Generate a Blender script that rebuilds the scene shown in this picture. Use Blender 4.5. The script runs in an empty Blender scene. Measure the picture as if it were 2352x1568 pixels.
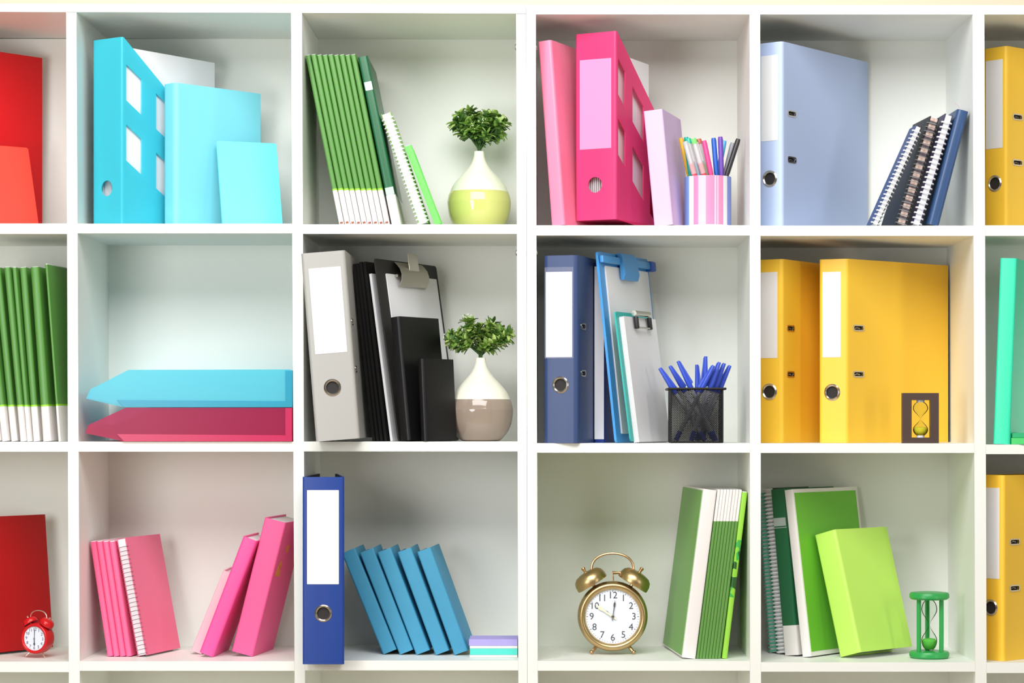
import bpy, bmesh, math, random
from mathutils import Vector, Matrix
from mathutils.geometry import tessellate_polygon

scene = bpy.context.scene
COL = scene.collection
R_ = math.radians
random.seed(7)

# ------------------------------------------------------------------ camera model
FPX, DIST = 5400.0, 4.0          # focal length in pixels of a 2352-wide frame, camera to shelf front
CX, CY = 1275.0, 970.0           # principal point of the photograph
CZ = 0.83                        # camera height over the floor

def PX(px, Y): return (px - CX) * (DIST + Y) / FPX
def PZ(py, Y): return CZ + (CY - py) * (DIST + Y) / FPX
def PT(px, py, Y): return Vector((PX(px, Y), Y, PZ(py, Y)))

# ------------------------------------------------------------------ materials
def lin(c): return tuple((v / 12.92 if v <= 0.04045 else ((v + 0.055) / 1.055) ** 2.4) for v in c)
def rgb(r, g, b): return lin((r / 255, g / 255, b / 255)) + (1.0,)
MATS = {}
def new_mat(name):
    m = bpy.data.materials.new(name); m.use_nodes = True
    nt = m.node_tree; nt.nodes.clear()
    out = nt.nodes.new('ShaderNodeOutputMaterial')
    return m, nt, out
def mat(name, c, rough=0.5, metal=0.0, spec=0.5, bump=0.0, bscale=400.0, var=0.0, vscale=30.0, coat=0.0):
    if name in MATS: return MATS[name]
    m, nt, out = new_mat(name)
    p = nt.nodes.new('ShaderNodeBsdfPrincipled')
    col = rgb(*c)
    p.inputs['Base Color'].default_value = col
    p.inputs['Roughness'].default_value = rough
    p.inputs['Metallic'].default_value = metal
    p.inputs['Specular IOR Level'].default_value = spec
    p.inputs['Coat Weight'].default_value = coat
    p.inputs['Coat Roughness'].default_value = 0.06
    if bump or var:
        tc = nt.nodes.new('ShaderNodeTexCoord')
    if bump:
        n = nt.nodes.new('ShaderNodeTexNoise'); n.inputs['Scale'].default_value = bscale
        n.inputs['Detail'].default_value = 3
        b = nt.nodes.new('ShaderNodeBump'); b.inputs['Strength'].default_value = bump
        b.inputs['Distance'].default_value = 0.001
        nt.links.new(tc.outputs['Object'], n.inputs['Vector'])
        nt.links.new(n.outputs['Fac'], b.inputs['Height'])
        nt.links.new(b.outputs['Normal'], p.inputs['Normal'])
    if var:
        n = nt.nodes.new('ShaderNodeTexNoise'); n.inputs['Scale'].default_value = vscale
        r = nt.nodes.new('ShaderNodeMapRange')
        r.inputs['To Min'].default_value = 1 - var; r.inputs['To Max'].default_value = 1 + var
        mx = nt.nodes.new('ShaderNodeMix'); mx.data_type = 'RGBA'; mx.blend_type = 'MULTIPLY'
        mx.inputs[0].default_value = 1.0
        mx.inputs[6].default_value = col
        nt.links.new(tc.outputs['Object'], n.inputs['Vector'])
        nt.links.new(n.outputs['Fac'], r.inputs['Value'])
        nt.links.new(r.outputs['Result'], mx.inputs[7])
        nt.links.new(mx.outputs[2], p.inputs['Base Color'])
    nt.links.new(p.outputs[0], out.inputs[0])
    MATS[name] = m
    return m
def plastic(name, c, trans=0.25, transl=0.35, rough=0.3, tint=None):
    """translucent coloured plastic sheet"""
    if name in MATS: return MATS[name]
    m, nt, out = new_mat(name)
    p = nt.nodes.new('ShaderNodeBsdfPrincipled')
    p.inputs['Base Color'].default_value = rgb(*c); p.inputs['Roughness'].default_value = rough
    t = nt.nodes.new('ShaderNodeBsdfTranslucent'); t.inputs['Color'].default_value = rgb(*c)
    a = nt.nodes.new('ShaderNodeBsdfTransparent'); a.inputs['Color'].default_value = rgb(*(tint or c))
    m1 = nt.nodes.new('ShaderNodeMixShader'); m1.inputs[0].default_value = transl
    m2 = nt.nodes.new('ShaderNodeMixShader'); m2.inputs[0].default_value = trans
    nt.links.new(p.outputs[0], m1.inputs[1]); nt.links.new(t.outputs[0], m1.inputs[2])
    nt.links.new(m1.outputs[0], m2.inputs[1]); nt.links.new(a.outputs[0], m2.inputs[2])
    nt.links.new(m2.outputs[0], out.inputs[0])
    MATS[name] = m
    return m
def glass(name, tint=(245, 250, 246)):
    if name in MATS: return MATS[name]
    m, nt, out = new_mat(name)
    a = nt.nodes.new('ShaderNodeBsdfTransparent'); a.inputs['Color'].default_value = rgb(*tint)
    g = nt.nodes.new('ShaderNodeBsdfGlossy'); g.inputs['Roughness'].default_value = 0.03
    f = nt.nodes.new('ShaderNodeLayerWeight'); f.inputs['Blend'].default_value = .1
    mx = nt.nodes.new('ShaderNodeMixShader')
    nt.links.new(f.outputs['Fresnel'], mx.inputs[0]); nt.links.new(a.outputs[0], mx.inputs[1]); nt.links.new(g.outputs[0], mx.inputs[2])
    nt.links.new(mx.outputs[0], out.inputs[0])
    MATS[name] = m
    return m

WHITE = mat('white_laminate', (240, 242, 235), 0.45, bump=0.02, bscale=900)
PAPER = mat('white_paper', (234, 234, 236), 0.85)
LABELP = mat('label_paper', (232, 232, 235), 0.6)
CHROME = mat('chrome', (205, 200, 192), 0.22, 1.0)
STEEL = mat('brushed_steel', (190, 184, 172), 0.35, 1.0)
DARK = mat('dark_lining', (34, 30, 30), 0.7)
BLACK = mat('black_plastic', (24, 24, 25), 0.45)

# ------------------------------------------------------------------ mesh helpers
def finish(name, bm, mats, parent=None, merge=True, angle=35):
    if merge: bmesh.ops.remove_doubles(bm, verts=bm.verts, dist=1e-6)
    bmesh.ops.recalc_face_normals(bm, faces=bm.faces)
    me = bpy.data.meshes.new(name); bm.to_mesh(me); bm.free()
    for m in (mats if isinstance(mats, (list, tuple)) else [mats]): me.materials.append(m)
    me.shade_smooth(); me.set_sharp_from_angle(angle=R_(angle))
    o = bpy.data.objects.new(name, me); COL.objects.link(o)
    if parent is not None: o.parent = parent
    return o
def NB(): return bmesh.new()
def face(bm, vs, mi=0):
    try:
        f = bm.faces.new(vs); f.material_index = mi; return f
    except ValueError:
        return None
def hexa(bm, P, mi=0):
    """8 points: bottom 4 (ccw) then top 4"""
    v = [bm.verts.new(p) for p in P]
    for q in ((0, 1, 2, 3), (4, 5, 6, 7), (0, 1, 5, 4), (1, 2, 6, 5), (2, 3, 7, 6), (3, 0, 4, 7)):
        face(bm, [v[i] for i in q], mi)
    return v
def box(bm, x0, x1, y0, y1, z0, z1, mi=0, bev=0.0, seg=2):
    v = hexa(bm, [(x0, y0, z0), (x1, y0, z0), (x1, y1, z0), (x0, y1, z0), (x0, y0, z1), (x1, y0, z1), (x1, y1, z1), (x0, y1, z1)], mi)
    if bev:
        es = set(e for q in v for e in q.link_edges)
        r = bmesh.ops.bevel(bm, geom=list(es), offset=bev, segments=seg, affect='EDGES', profile=0.5)
        for f in r['faces']: f.material_index = mi
def plate(bm, o, U, V, t, outline, holes=(), mi=0, walls=None, edge_mi=None):
    """flat sheet in (u,v), front at o, thickness t towards -N where N = U x V"""
    o, U, V = Vector(o), Vector(U).normalized(), Vector(V).normalized()
    N = U.cross(V).normalized()
    loops = [list(outline)] + [list(h) for h in holes]
    flat = [p for l in loops for p in l]
    tri = tessellate_polygon([[Vector((p[0], p[1], 0)) for p in l] for l in loops])
    fv = [bm.verts.new(o + U * p[0] + V * p[1]) for p in flat]
    bv = [bm.verts.new(o + U * p[0] + V * p[1] - N * t) for p in flat]
    for a, b, c in tri:
        face(bm, [fv[a], fv[b], fv[c]], mi); face(bm, [bv[c], bv[b], bv[a]], mi)
    k = 0
    for li, l in enumerate(loops):
        n = len(l)
        for i in range(n):
            if li == 0 and walls is not None and i not in walls: continue
            j = (i + 1) % n
            face(bm, [fv[k + i], fv[k + j], bv[k + j], bv[k + i]], mi if edge_mi is None else edge_mi)
        k += n
def prism(bm, poly, zs, mis=(0,), cap=True):
    """plan polygon extruded through the z levels, one material per band"""
    n = len(poly)
    rings = [[bm.verts.new((p[0], p[1], z)) for p in poly] for z in zs]
    for k in range(len(zs) - 1):
        for i in range(n):
            j = (i + 1) % n
            face(bm, [rings[k][i], rings[k][j], rings[k + 1][j], rings[k + 1][i]], mis[min(k, len(mis) - 1)])
    if cap:
        tri = tessellate_polygon([[Vector((p[0], p[1], 0)) for p in poly]])
        for a, b, c in tri:
            face(bm, [rings[0][a], rings[0][b], rings[0][c]], mis[0])
            face(bm, [rings[-1][a], rings[-1][b], rings[-1][c]], mis[-1])
def lathe(bm, prof, seg=48, M=None, mis=None, close=False):
    """profile of (r, z) around z, then transformed by M"""
    M = M or Matrix.Identity(4)
    rings = []
    for r, z in prof:
        if r < 1e-6: rings.append([bm.verts.new(M @ Vector((0, 0, z)))])
        else: rings.append([bm.verts.new(M @ Vector((r * math.cos(2 * math.pi * i / seg), r * math.sin(2 * math.pi * i / seg), z))) for i in range(seg)])
    for k in range(len(rings) - 1):
        a, b = rings[k], rings[k + 1]
        mi = mis[k] if mis else 0
        for i in range(seg):
            j = (i + 1) % seg
            if len(a) == 1 and len(b) == 1: continue
            if len(a) == 1: face(bm, [a[0], b[i], b[j]], mi)
            elif len(b) == 1: face(bm, [a[i], a[j], b[0]], mi)
            else: face(bm, [a[i], a[j], b[j], b[i]], mi)
def tube(bm, pts, r, sides=8, closed=False, cap=True, mi=0):
    pts = [Vector(p) for p in pts]
    n = len(pts); rings = []
    rr = r if isinstance(r, (list, tuple)) else [r] * n
    prev = None
    for i, p in enumerate(pts):
        a = pts[(i - 1) % n] if (closed or i > 0) else p
        b = pts[(i + 1) % n] if (closed or i < n - 1) else p
        d = (b - a).normalized()
        ref = prev if prev is not None else (Vector((0, 0, 1)) if abs(d.z) < 0.9 else Vector((1, 0, 0)))
        s = d.cross(ref)
        if s.length < 1e-6: s = d.cross(Vector((0.3, 1, 0.2)))
        s.normalize(); q = s.cross(d).normalized(); prev = q
        rings.append([bm.verts.new(p + (s * math.cos(2 * math.pi * k / sides) + q * math.sin(2 * math.pi * k / sides)) * rr[i]) for k in range(sides)])
    for i in range(n if closed else n - 1):
        a, b = rings[i], rings[(i + 1) % n]
        for k in range(sides):
            l = (k + 1) % sides
            face(bm, [a[k], a[l], b[l], b[k]], mi)
    if cap and not closed:
        face(bm, rings[0][::-1], mi); face(bm, rings[-1], mi)
def circle(cx, cy, r, n=28, ry=None):
    ry = ry or r
    return [(cx + r * math.cos(2 * math.pi * i / n), cy + ry * math.sin(2 * math.pi * i / n)) for i in range(n)]
def rrect(x0, y0, x1, y1, r, n=4):
    out = []
    for cx, cy, a0 in ((x1 - r, y0 + r, -90), (x1 - r, y1 - r, 0), (x0 + r, y1 - r, 90), (x0 + r, y0 + r, 180)):
        for i in range(n + 1):
            a = R_(a0 + 90 * i / n); out.append((cx + r * math.cos(a), cy + r * math.sin(a)))
    return out
def rect(x0, y0, x1, y1): return [(x0, y0), (x1, y0), (x1, y1), (x0, y1)]

# ------------------------------------------------------------------ things
def thing(name, label, cat, group=None):
    o = bpy.data.objects.new(name, None); COL.objects.link(o)
    o.empty_display_size = 0.02
    o['label'] = label; o['category'] = cat
    if group: o['group'] = group
    return o
def tag(o, label, cat, group=None):
    o['label'] = label; o['category'] = cat
    if group: o['group'] = group
    return o
def meshes(o):
    out = [o] if o.type == 'MESH' else []
    for c in o.children: out += meshes(c)
    return out
def rot(yaw=0, lean=0, pitch=0):
    """yaw about the vertical, lean > 0 tips the top to the right, pitch > 0 tips it back"""
    return Matrix.Rotation(R_(yaw), 3, 'Z') @ Matrix.Rotation(R_(lean), 3, 'Y') @ Matrix.Rotation(R_(-pitch), 3, 'X')
def put(o, R, anchor, px, Y, zs, top=False):
    """stand thing o on height zs, its local anchor point seen at column px and depth Y"""
    a = R @ Vector(anchor)
    mz = min((R @ v.co).z for m in meshes(o) for v in m.data.vertices)
    o.matrix_world = Matrix.Translation((PX(px, Y) - a.x, Y - a.y, zs - mz + 0.0002)) @ R.to_4x4()
    return o
def dup(o, label, group=None):
    c = o.copy(); COL.objects.link(c)
    c['label'] = label
    if group: c['group'] = group
    for ch in list(o.children):
        d = ch.copy(); COL.objects.link(d); d.parent = c
        for g in list(ch.children):
            e = g.copy(); COL.objects.link(e); e.parent = d
    return c

# shelf heights, per row and cell column
TOP = {0: 513.0, 1: 513.2, 2: 515.0, 3: 517.3, 4: 518.0, 5: 517.5}
SZ = {}
Y0 = {0: 513.0, 1: 513.5, 2: 515.0, 3: 517.3, 4: 518.0, 5: 517.3}
Y0B = {0: 537.0, 1: 535.5, 2: 536.8, 3: 540.5, 4: 541.5, 5: 541.5}
Y1 = {0: 1014.0, 1: 1013.8, 2: 1013.8, 3: 1017.5, 4: 1017.8, 5: 1020.5}
Y1B = {0: 1037.0, 1: 1036.8, 2: 1036.3, 3: 1039.3, 4: 1039.8, 5: 1042.5}
Y2 = {0: 1519.0, 1: 1518.0, 2: 1516.5, 3: 1517.5, 4: 1520.5, 5: 1521.0}
Y2B = {0: 1543.0, 1: 1540.0, 2: 1539.0, 3: 1539.8, 4: 1542.0, 5: 1545.0}
YT = {0: 26.0, 1: 27.5, 2: 31.0, 3: 33.0, 4: 33.5, 5: 33.5}
YTT = {0: 8.0, 1: 9.0, 2: 10.5, 3: 11.5, 4: 12.0, 5: 12.0}
for c in range(6):
    SZ[(0, c)] = PZ(Y0[c], 0); SZ[(1, c)] = PZ(Y1[c], 0); SZ[(2, c)] = PZ(Y2[c], 0)
DEPTH = 0.281
BACK = DEPTH - 0.006

# vertical panels: left x at y=30, left x at y=1540, right x at y=30, right x at y=1540
VERT = {
    'a': (-366, -360, -342, -336), 'b': (152, 158, 175.5, 183), 'c': (668.5, 676.5, 693.5, 700.5),
    'd': (1185.5, 1190.5, 1208.3, 1210.9), 'e': (1208.9, 1211.5, 1230.5, 1235.0), 'f': (1721.8, 1722.8, 1746, 1748),
    'g': (2234, 2240, 2261, 2266), 'h': (2751, 2758, 2774, 2781)}
YFLOOR = CY + CZ / 4 * FPX      # picture row of the floor at the shelf front
def vx(k, side, y):
    a, b = (VERT[k][0], VERT[k][1]) if side == 0 else (VERT[k][2], VERT[k][3])
    return a + (b - a) * (y - 30) / 1510.0
def slab(bm, q, y0, y1, bev=0.0012):
    """front outline q (4 image points, clockwise from top left) at the shelf front, extruded back"""
    P = [(PX(p[0], 0), PZ(p[1], 0)) for p in q]
    v = hexa(bm, [(P[3][0], y0, P[3][1]), (P[2][0], y0, P[2][1]), (P[2][0], y1, P[2][1]), (P[3][0], y1, P[3][1]),
                  (P[0][0], y0, P[0][1]), (P[1][0], y0, P[1][1]), (P[1][0], y1, P[1][1]), (P[0][0], y1, P[0][1])])
def shelf_unit(name, label, panels, cells):
    u = thing(name, label, 'bookshelf')
    first, last = panels[0], panels[-1]
    for k in panels:
        ytop = YTT[cells[0] if k == first else cells[-1]] + 22
        ytop = {'a': 25.5, 'b': 27, 'c': 30, 'd': 32, 'e': 33, 'f': 33.2, 'g': 33.4, 'h': 33.5}[k]
        bm = NB()
        slab(bm, [(vx(k, 0, ytop), ytop), (vx(k, 1, ytop), ytop), (vx(k, 1, YFLOOR), YFLOOR - .5), (vx(k, 0, YFLOOR), YFLOOR - .5)], 0, DEPTH)
        finish('side_panel' if k in (first, last) else 'divider', bm, WHITE, u)
    # one top board across the unit
    xs = [vx(first, 0, 20)] + [(vx(panels[i + 1], 0, 20) + vx(panels[i], 1, 20)) / 2 for i in range(len(cells))] + [vx(last, 1, 20)]
    bm = NB()
    ya, yb = YTT[cells[0]], YTT[cells[-1]]
    slab(bm, [(vx(first, 0, 20), ya), (vx(last, 1, 20), yb), (vx(last, 1, 20), YT[cells[-1]]), (vx(first, 0, 20), YT[cells[0]])], 0, DEPTH)
    finish('top_board', bm, WHITE, u)
    for i, c in enumerate(cells):
        l, r = panels[i], panels[i + 1]
        for ya, yb in ((Y0[c], Y0B[c]), (Y1[c], Y1B[c]), (Y2[c], Y2B[c]), (YFLOOR - 78, YFLOOR - 54)):
            bm = NB()
            ym = (ya + yb) / 2
            slab(bm, [(vx(l, 1, ym) - .2, ya), (vx(r, 0, ym) + .2, ya), (vx(r, 0, ym) + .2, yb), (vx(l, 1, ym) - .2, yb)], 0, BACK + 0.001)
            finish('shelf_board', bm, WHITE, u)
    bm = NB()
    x0, x1 = PX(vx(first, 1, 800), 0), PX(vx(last, 0, 800), 0)
    box(bm, x0 - .006, x1 + .006, BACK, DEPTH - .0005, 0.02, PZ(30, 0) + .001)
    finish('back_panel', bm, WHITE, u)
    bm = NB()
    box(bm, PX(vx(first, 1, YFLOOR - 30), 0), PX(vx(last, 0, YFLOOR - 30), 0), 0.012, 0.026, 0.0005, PZ(YFLOOR - 54, 0))
    finish('plinth', bm, WHITE, u)
    return u
left_unit = shelf_unit('bookshelf', 'white open cube bookshelf holding the letter trays and teal books, left of the seam', ['a', 'b', 'c', 'd'], [0, 1, 2])
right_unit = shelf_unit('bookshelf', 'white open cube bookshelf holding the brass clock and yellow binders, right of the seam', ['e', 'f', 'g', 'h'], [3, 4, 5])
for unit, k, side, s in ((left_unit, 'd', 0, -1), (right_unit, 'e', 1, 1)):
    for py in (107, 580):
        bm = NB()
        lathe(bm, [(0, .0022), (.0045, .0020), (.0055, .0005), (.0055, -.0005)], 16,
              Matrix.Translation((PX(vx(k, side, py), 0), 0.006, PZ(py, 0))) @ Matrix.Rotation(R_(90 * s), 4, 'Y'))
        finish('connector_screw', bm, STEEL, unit)

# the room
def structure(name, bm, m):
    o = finish(name, bm, m); o['kind'] = 'structure'; return o
bm = NB(); box(bm, -3.2, 3.2, DEPTH + .001, DEPTH + .1, 0, 2.7)
structure('wall_back', bm, mat('cream_wall', (232, 217, 192), 0.8, bump=.1, bscale=200))
bm = NB(); box(bm, -3.2, 3.2, -5.2, DEPTH + .1, -.1, 0)
structure('floor', bm, mat('floor_oak', (188, 168, 140), 0.5, var=.12, vscale=6))

# ------------------------------------------------------------------ builders: binders
def fillet_path(pts, r, n=5):
    out = [Vector(pts[0])]
    for i in range(1, len(pts) - 1):
        p, a, b = Vector(pts[i]), Vector(pts[i - 1]), Vector(pts[i + 1])
        u, w = (a - p).normalized(), (b - p).normalized()
        ang = u.angle(w); L = r / math.tan(ang / 2)
        c = p + (u + w).normalized() * (r / math.sin(ang / 2))
        s, e = p + u * L - c, p + w * L - c
        for k in range(n + 1):
            v = s.lerp(e, k / n).normalized() * r
            out.append(c + v)
    out.append(Vector(pts[-1]))
    return out
def bent_sheet(bm, pts, t, h, holes={}, outlines={}, mi=0):
    """vertical sheet following the plan polyline pts, holes/outlines keyed by segment"""
    n = len(pts) - 1
    for i in range(n):
        p, q = pts[i], pts[i + 1]
        L = (q - p).length; U = (q - p) / L
        ol = outlines.get(i, rect(0, 0, L, h))
        m = len(ol)
        walls = set(range(m))
        if i < n - 1: walls.discard(1)
        if i > 0: walls.discard(m - 1)
        if i in outlines: walls = set(range(m)) - ({m - 1} if i > 0 else set()) - ({1} if i == 0 else set())
        plate(bm, (p.x, p.y, 0), (U.x, U.y, 0), (0, 0, 1), t, ol, holes.get(i, ()), mi, walls)
def ring_part(parent, x, z, r0, r1, y=0.0):
    bm = NB()
    M = Matrix.Translation((x, y, z)) @ Matrix.Rotation(R_(90), 4, 'X')
    lathe(bm, [(r0 - .0006, -.004), (r0, .0008), (r0 + (r1 - r0) * .5, .0022), (r1, .0008), (r1, -.0002)], 36, M)
    return finish('finger_ring', bm, CHROME, parent)
def binder(name, label, w, h, d, m, aL=0.0, aR=0.0, lab=None, ring=None, slots=(), r=.006, t=.0025, group=None, pocket=False, labm=None, cat='binder', lining=DARK, rr=(.0105, .0145), dL=None):
    o = thing(name, label, cat, group)
    dl = dL or d
    pts0 = [(-w - dl * math.sin(R_(aL)), dl * math.cos(R_(aL))), (-w, 0), (0, 0), (d * math.sin(R_(aR)), d * math.cos(R_(aR)))]
    path = fillet_path(pts0, r)
    nseg = len(path) - 1
    si = next(i for i in range(1, nseg) if (path[i + 1] - path[i]).length > w * .3 and abs((path[i + 1] - path[i]).y) < 1e-6)
    ci = nseg - 1
    holes = {}
    if ring:
        x0 = path[si].x
        holes[si] = [circle(ring[0] - x0, ring[1], rr[0])]
    if slots:
        L = (path[ci] - path[ci + 1]).length
        holes[ci] = [rrect(u - .012 - r, v - .0036, u + .012 - r, v + .0036, .003) for u, v in slots]
    bm = NB(); bent_sheet(bm, path, t, h, holes)
    finish('cover', bm, m, o, angle=40)
    # dark inner lining, a little inside the cover; its tone also stands for hole shade
    ins = fillet_path([(pts0[0][0] + t + .0004, pts0[0][1] - .001), (-w + t + .0004, t + .0004), (-t - .0004, t + .0004), (pts0[3][0] - t - .0004, pts0[3][1] - .001)], max(r - t, .001))
    if lining:
        bm = NB(); bent_sheet(bm, ins, .0006, h - .001)
        for v in bm.verts: v.co.z += .0005
        finish('lining', bm, lining, o, angle=40)
    if lab:
        bm = NB(); plate(bm, (lab[0], -.0007, lab[1]), (1, 0, 0), (0, 0, 1), .0006, rrect(0, 0, lab[2] - lab[0], lab[3] - lab[1], .0008))
        finish('spine_label', bm, labm or LABELP, o)
        if pocket:
            bm = NB(); plate(bm, (lab[0] - .002, -.0016, lab[1] - .002), (1, 0, 0), (0, 0, 1), .0003, rect(0, 0, lab[2] - lab[0] + .0045, lab[3] - lab[1] + .01))
            finish('label_pocket', bm, MATS['clear_film'], o)
    if ring: ring_part(o, ring[0], ring[1], rr[0], rr[1])
    if slots:
        p = path[ci]; U = (path[ci + 1] - path[ci]).normalized(); N = Vector((U.y, -U.x))
        for u, v in slots:
            bm = NB()
            q = p + U * (u - r) + N * .0009
            plate(bm, (q.x, q.y, v), (U.x, U.y, 0), (0, 0, 1), .0025, rrect(-.0145, -.0056, .0145, .0056, .0045),
                  [rrect(-.0118, -.0034, .0118, .0034, .0028)])
            s = finish('slot_rim', bm, CHROME, o)
            bm = NB(); q = p + U * (u - r) - N * .004
            tube(bm, [Vector((q.x - U.x * .008, q.y - U.y * .008, v - .002)), Vector((q.x, q.y, v + .001)), Vector((q.x + U.x * .008, q.y + U.y * .008, v - .001))], .0013, 6)
            finish('ring_tip', bm, CHROME, s)
    if ring or slots:
        bm = NB(); box(bm, -w + .012, -.012, t + .004, t + .007, h * .12, h * .86)  # dark plate added behind the spine, so no lit interior shows through the hole
        finish('hole_shade_plate', bm, DARK, o)
    return o

plastic('clear_film', (245, 245, 250), .94, .1, .1, (252, 252, 254))
YEL = mat('yellow_board', (248, 200, 58), .42, bump=.05, bscale=1500)
PERI = mat('periwinkle_board', (184, 201, 236), .45, bump=.04, bscale=1500)
RED = mat('red_board', (206, 18, 26), .42, bump=.04, bscale=1500)
GREY = mat('grey_board', (170, 169, 164), .45, bump=.04, bscale=1500)
NAVY = mat('navy_board', (50, 70, 114), .42, bump=.05, bscale=1500)
ROYAL = mat('royal_blue_board', (16, 58, 140), .42, bump=.05, bscale=1500)
MINT = mat('mint_board', (52, 226, 178), .35, bump=.25, bscale=500)
MINTC = plastic('mint_cover', (176, 222, 190), .12, .3, .4)
LPINK = mat('pale_pink_board', (246, 136, 168), .35, bump=.04, bscale=1500)
LCYAN = mat('pale_cyan_board', (126, 212, 226), .42, bump=.04, bscale=1500)

put(binder('lever_arch_binder', 'periwinkle blue binder with white spine label in the top row', .05, .318, .295, PERI,
           lab=(-.0425, .149, -.0085, .296), ring=(-.025, .084), slots=[(.031, .197), (.031, .1175)], dL=.25),
    rot(-37), (0, 0, 0), 1797, .028, SZ[(0, 4)])
put(binder('lever_arch_binder', 'yellow binder half hidden by the divider, behind the bigger yellow binder', .05, .318, .22, YEL, group='yellow lever arch binders',
           lab=(-.0425, .147, -.0095, .296), ring=(-.025, .0885), slots=[(.031, .199), (.031, .119)], dL=.17),
    rot(-33), (0, 0, 0), 1797, .066, SZ[(1, 4)])
put(binder('lever_arch_binder', 'yellow binder with its whole wide side showing, behind the brown hourglass', .0515, .318, .27, YEL, aR=24, group='yellow lever arch binders',
           lab=(-.0445, .148, -.0115, .296), ring=(-.027, .0875), slots=[(.031, .199), (.031, .119)], dL=.19),
    rot(-25), (0, 0, 0), 1946, .06, SZ[(1, 4)])
put(binder('lever_arch_binder', 'yellow binder cut by the right picture edge in the top row', .05, .318, .285, YEL, group='yellow lever arch binders',
           lab=(-.0445, .142, -.0085, .296), ring=(-.025, .081), slots=[(.031, .197), (.031, .1175)], dL=.21),
    rot(-48), (0, 0, 0), 2312, .08, SZ[(0, 5)])
put(binder('lever_arch_binder', 'yellow binder cut by the right picture edge in the bottom row', .05, .318, .285, YEL, group='yellow lever arch binders',
           lab=(-.044, .140, -.0085, .296), ring=(-.027, .09), slots=[(.031, .203), (.031, .1235)]),
    rot(-48), (0, 0, 0), 2305, .02, SZ[(2, 5)])
put(binder('lever_arch_binder', 'red binder side at the left edge of the top row behind the orange-red notepad', .05, .318, .285, RED),
    rot(-40), (0, 0, 0), -213, .02, SZ[(0, 0)])
put(binder('lever_arch_binder', 'light grey binder leaning left with blank label and chrome finger ring', .0742, .3165, .27, GREY,
           lab=(-.0632, .146, -.0095, .29), ring=(-.039, .0885), slots=[(.0315, .197), (.0315, .117)]),
    rot(0, -4.55), (0, 0, 0), 826.5, -.055, SZ[(1, 2)])
put(binder('lever_arch_binder', 'navy blue binder with crumpled white label beside the blue clipboard', .062, .319, .25, NAVY, r=.009, pocket=True,
           lab=(-.057, .146, -.0105, .291), ring=(-.031, .099), slots=[(.033, .199), (.033, .119)]),
    rot(-16), (0, 0, 0), 1328, -.012, SZ[(1, 3)])
put(binder('lever_arch_binder', 'royal blue binder facing front in the bottom row beside the teal books', .0702, .3135, .26, ROYAL, aR=-8,
           lab=(-.0625, .134, -.0092, .2915), ring=(-.0352, .0853), r=.004),
    rot(0), (0, 0, 0), 791, -.063, SZ[(2, 2)])
mb = put(binder('ring_binder', 'mint green binder with pale translucent cover at the right edge', .0285, .3165, .22, MINT, lining=None, r=.004),
    rot(-22, 2.2), (0, 0, 0), 2319, .0, SZ[(1, 5)])
put(binder('ring_binder', 'light pink binder leaning left against the shelf beside the magenta file', .0255, .318, .2, LPINK, r=.005, lining=None),
    rot(-24, -4.6), (0, 0, 0), 1297, .012, SZ[(0, 3)])
put(binder('box_folder', 'pale cyan folder with wide plain side standing behind the small cyan notepad', .036, .2485, .19, LCYAN, r=.009, lining=None),
    rot(-43), (0, 0, 0), 403, .06, SZ[(0, 1)])

# ------------------------------------------------------------------ magazine files
def magazine_file(name, label, w, h, d, m, cut, windows, hole, window_label=None):
    o = thing(name, label, 'magazine file')
    path = fillet_path([(-w, d), (-w, 0), (0, 0), (0, d)], .004, 4)
    n = len(path) - 1
    si = next(i for i in range(1, n) if (path[i + 1] - path[i]).length > w * .3)
    L = d - .004
    zt = lambda t: h + (cut - h) * t / d
    ol_r = [(0, 0), (L, 0), (L, cut), (0, h)]
    ol_l = [(0, 0), (L, 0), (L, h), (0, cut)]
    hr = [[(a, b) for a, b in q] for q in windows]
    hl = [[(L - a, b) for a, b in q][::-1] for q in windows]
    bm = NB()
    bent_sheet(bm, path, .0018, h, {si: [circle(hole[0] - path[si].x, hole[1], .0135)], n - 1: hr, 0: hl}, {0: ol_l, n - 1: ol_r})
    finish('file_shell', bm, m, o, angle=40)
    bm = NB(); box(bm, -w + .002, -.002, .002, d - .001, 0.0005, .0025)
    finish('file_base', bm, m, o)
    bm = NB(); box(bm, -w + .002, -.002, d - .003, d - .001, .0025, cut - .002)
    finish('rear_panel', bm, m, o)
    if window_label:
        x0, z0, x1, z1 = window_label
        bm = NB(); plate(bm, (x0, -.0006, z0), (1, 0, 0), (0, 0, 1), .0005, rect(0, 0, x1 - x0, z1 - z0))
        finish('spine_label', bm, MATS['pink_label'], o)
    return o
mat('pink_label', (244, 148, 194), .4)
def wins(cols, a0, b0, s, hh):
    out = []
    for t0, t1 in cols:
        for z0 in (a0, b0):
            out.append([(t0, z0 - hh - s * t0), (t1, z0 - hh - s * t1), (t1, z0 - s * t1), (t0, z0 - s * t0)])
    return out
CYF = plastic('cyan_file', (84, 226, 242), .16, .35, .28, (120, 236, 248))
MGF = plastic('magenta_file', (250, 84, 150), .14, .3, .28)
cf = put(magazine_file('magazine_file', 'translucent cyan magazine file with cut-out windows and white papers', .071, .321, .245, CYF, .14,
              wins([(.006, .044), (.078, .117), (.152, .19)], .279, .176, .58, .062), (-.0365, .064)),
    rot(-35), (0, 0, 0), 280, .02, SZ[(0, 1)])
mf = put(magazine_file('magazine_file', 'translucent magenta magazine file with finger hole beside the lilac book', .0785, .3215, .245, MGF, .13,
              wins([(.004, .032), (.06, .104), (.13, .175)], .279, .176, .72, .062), (-.0405, .0605), (-.0695, .122, -.009, .276)),
    rot(-28), (0, 0, 0), 1415, .018, SZ[(0, 3)])
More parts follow.
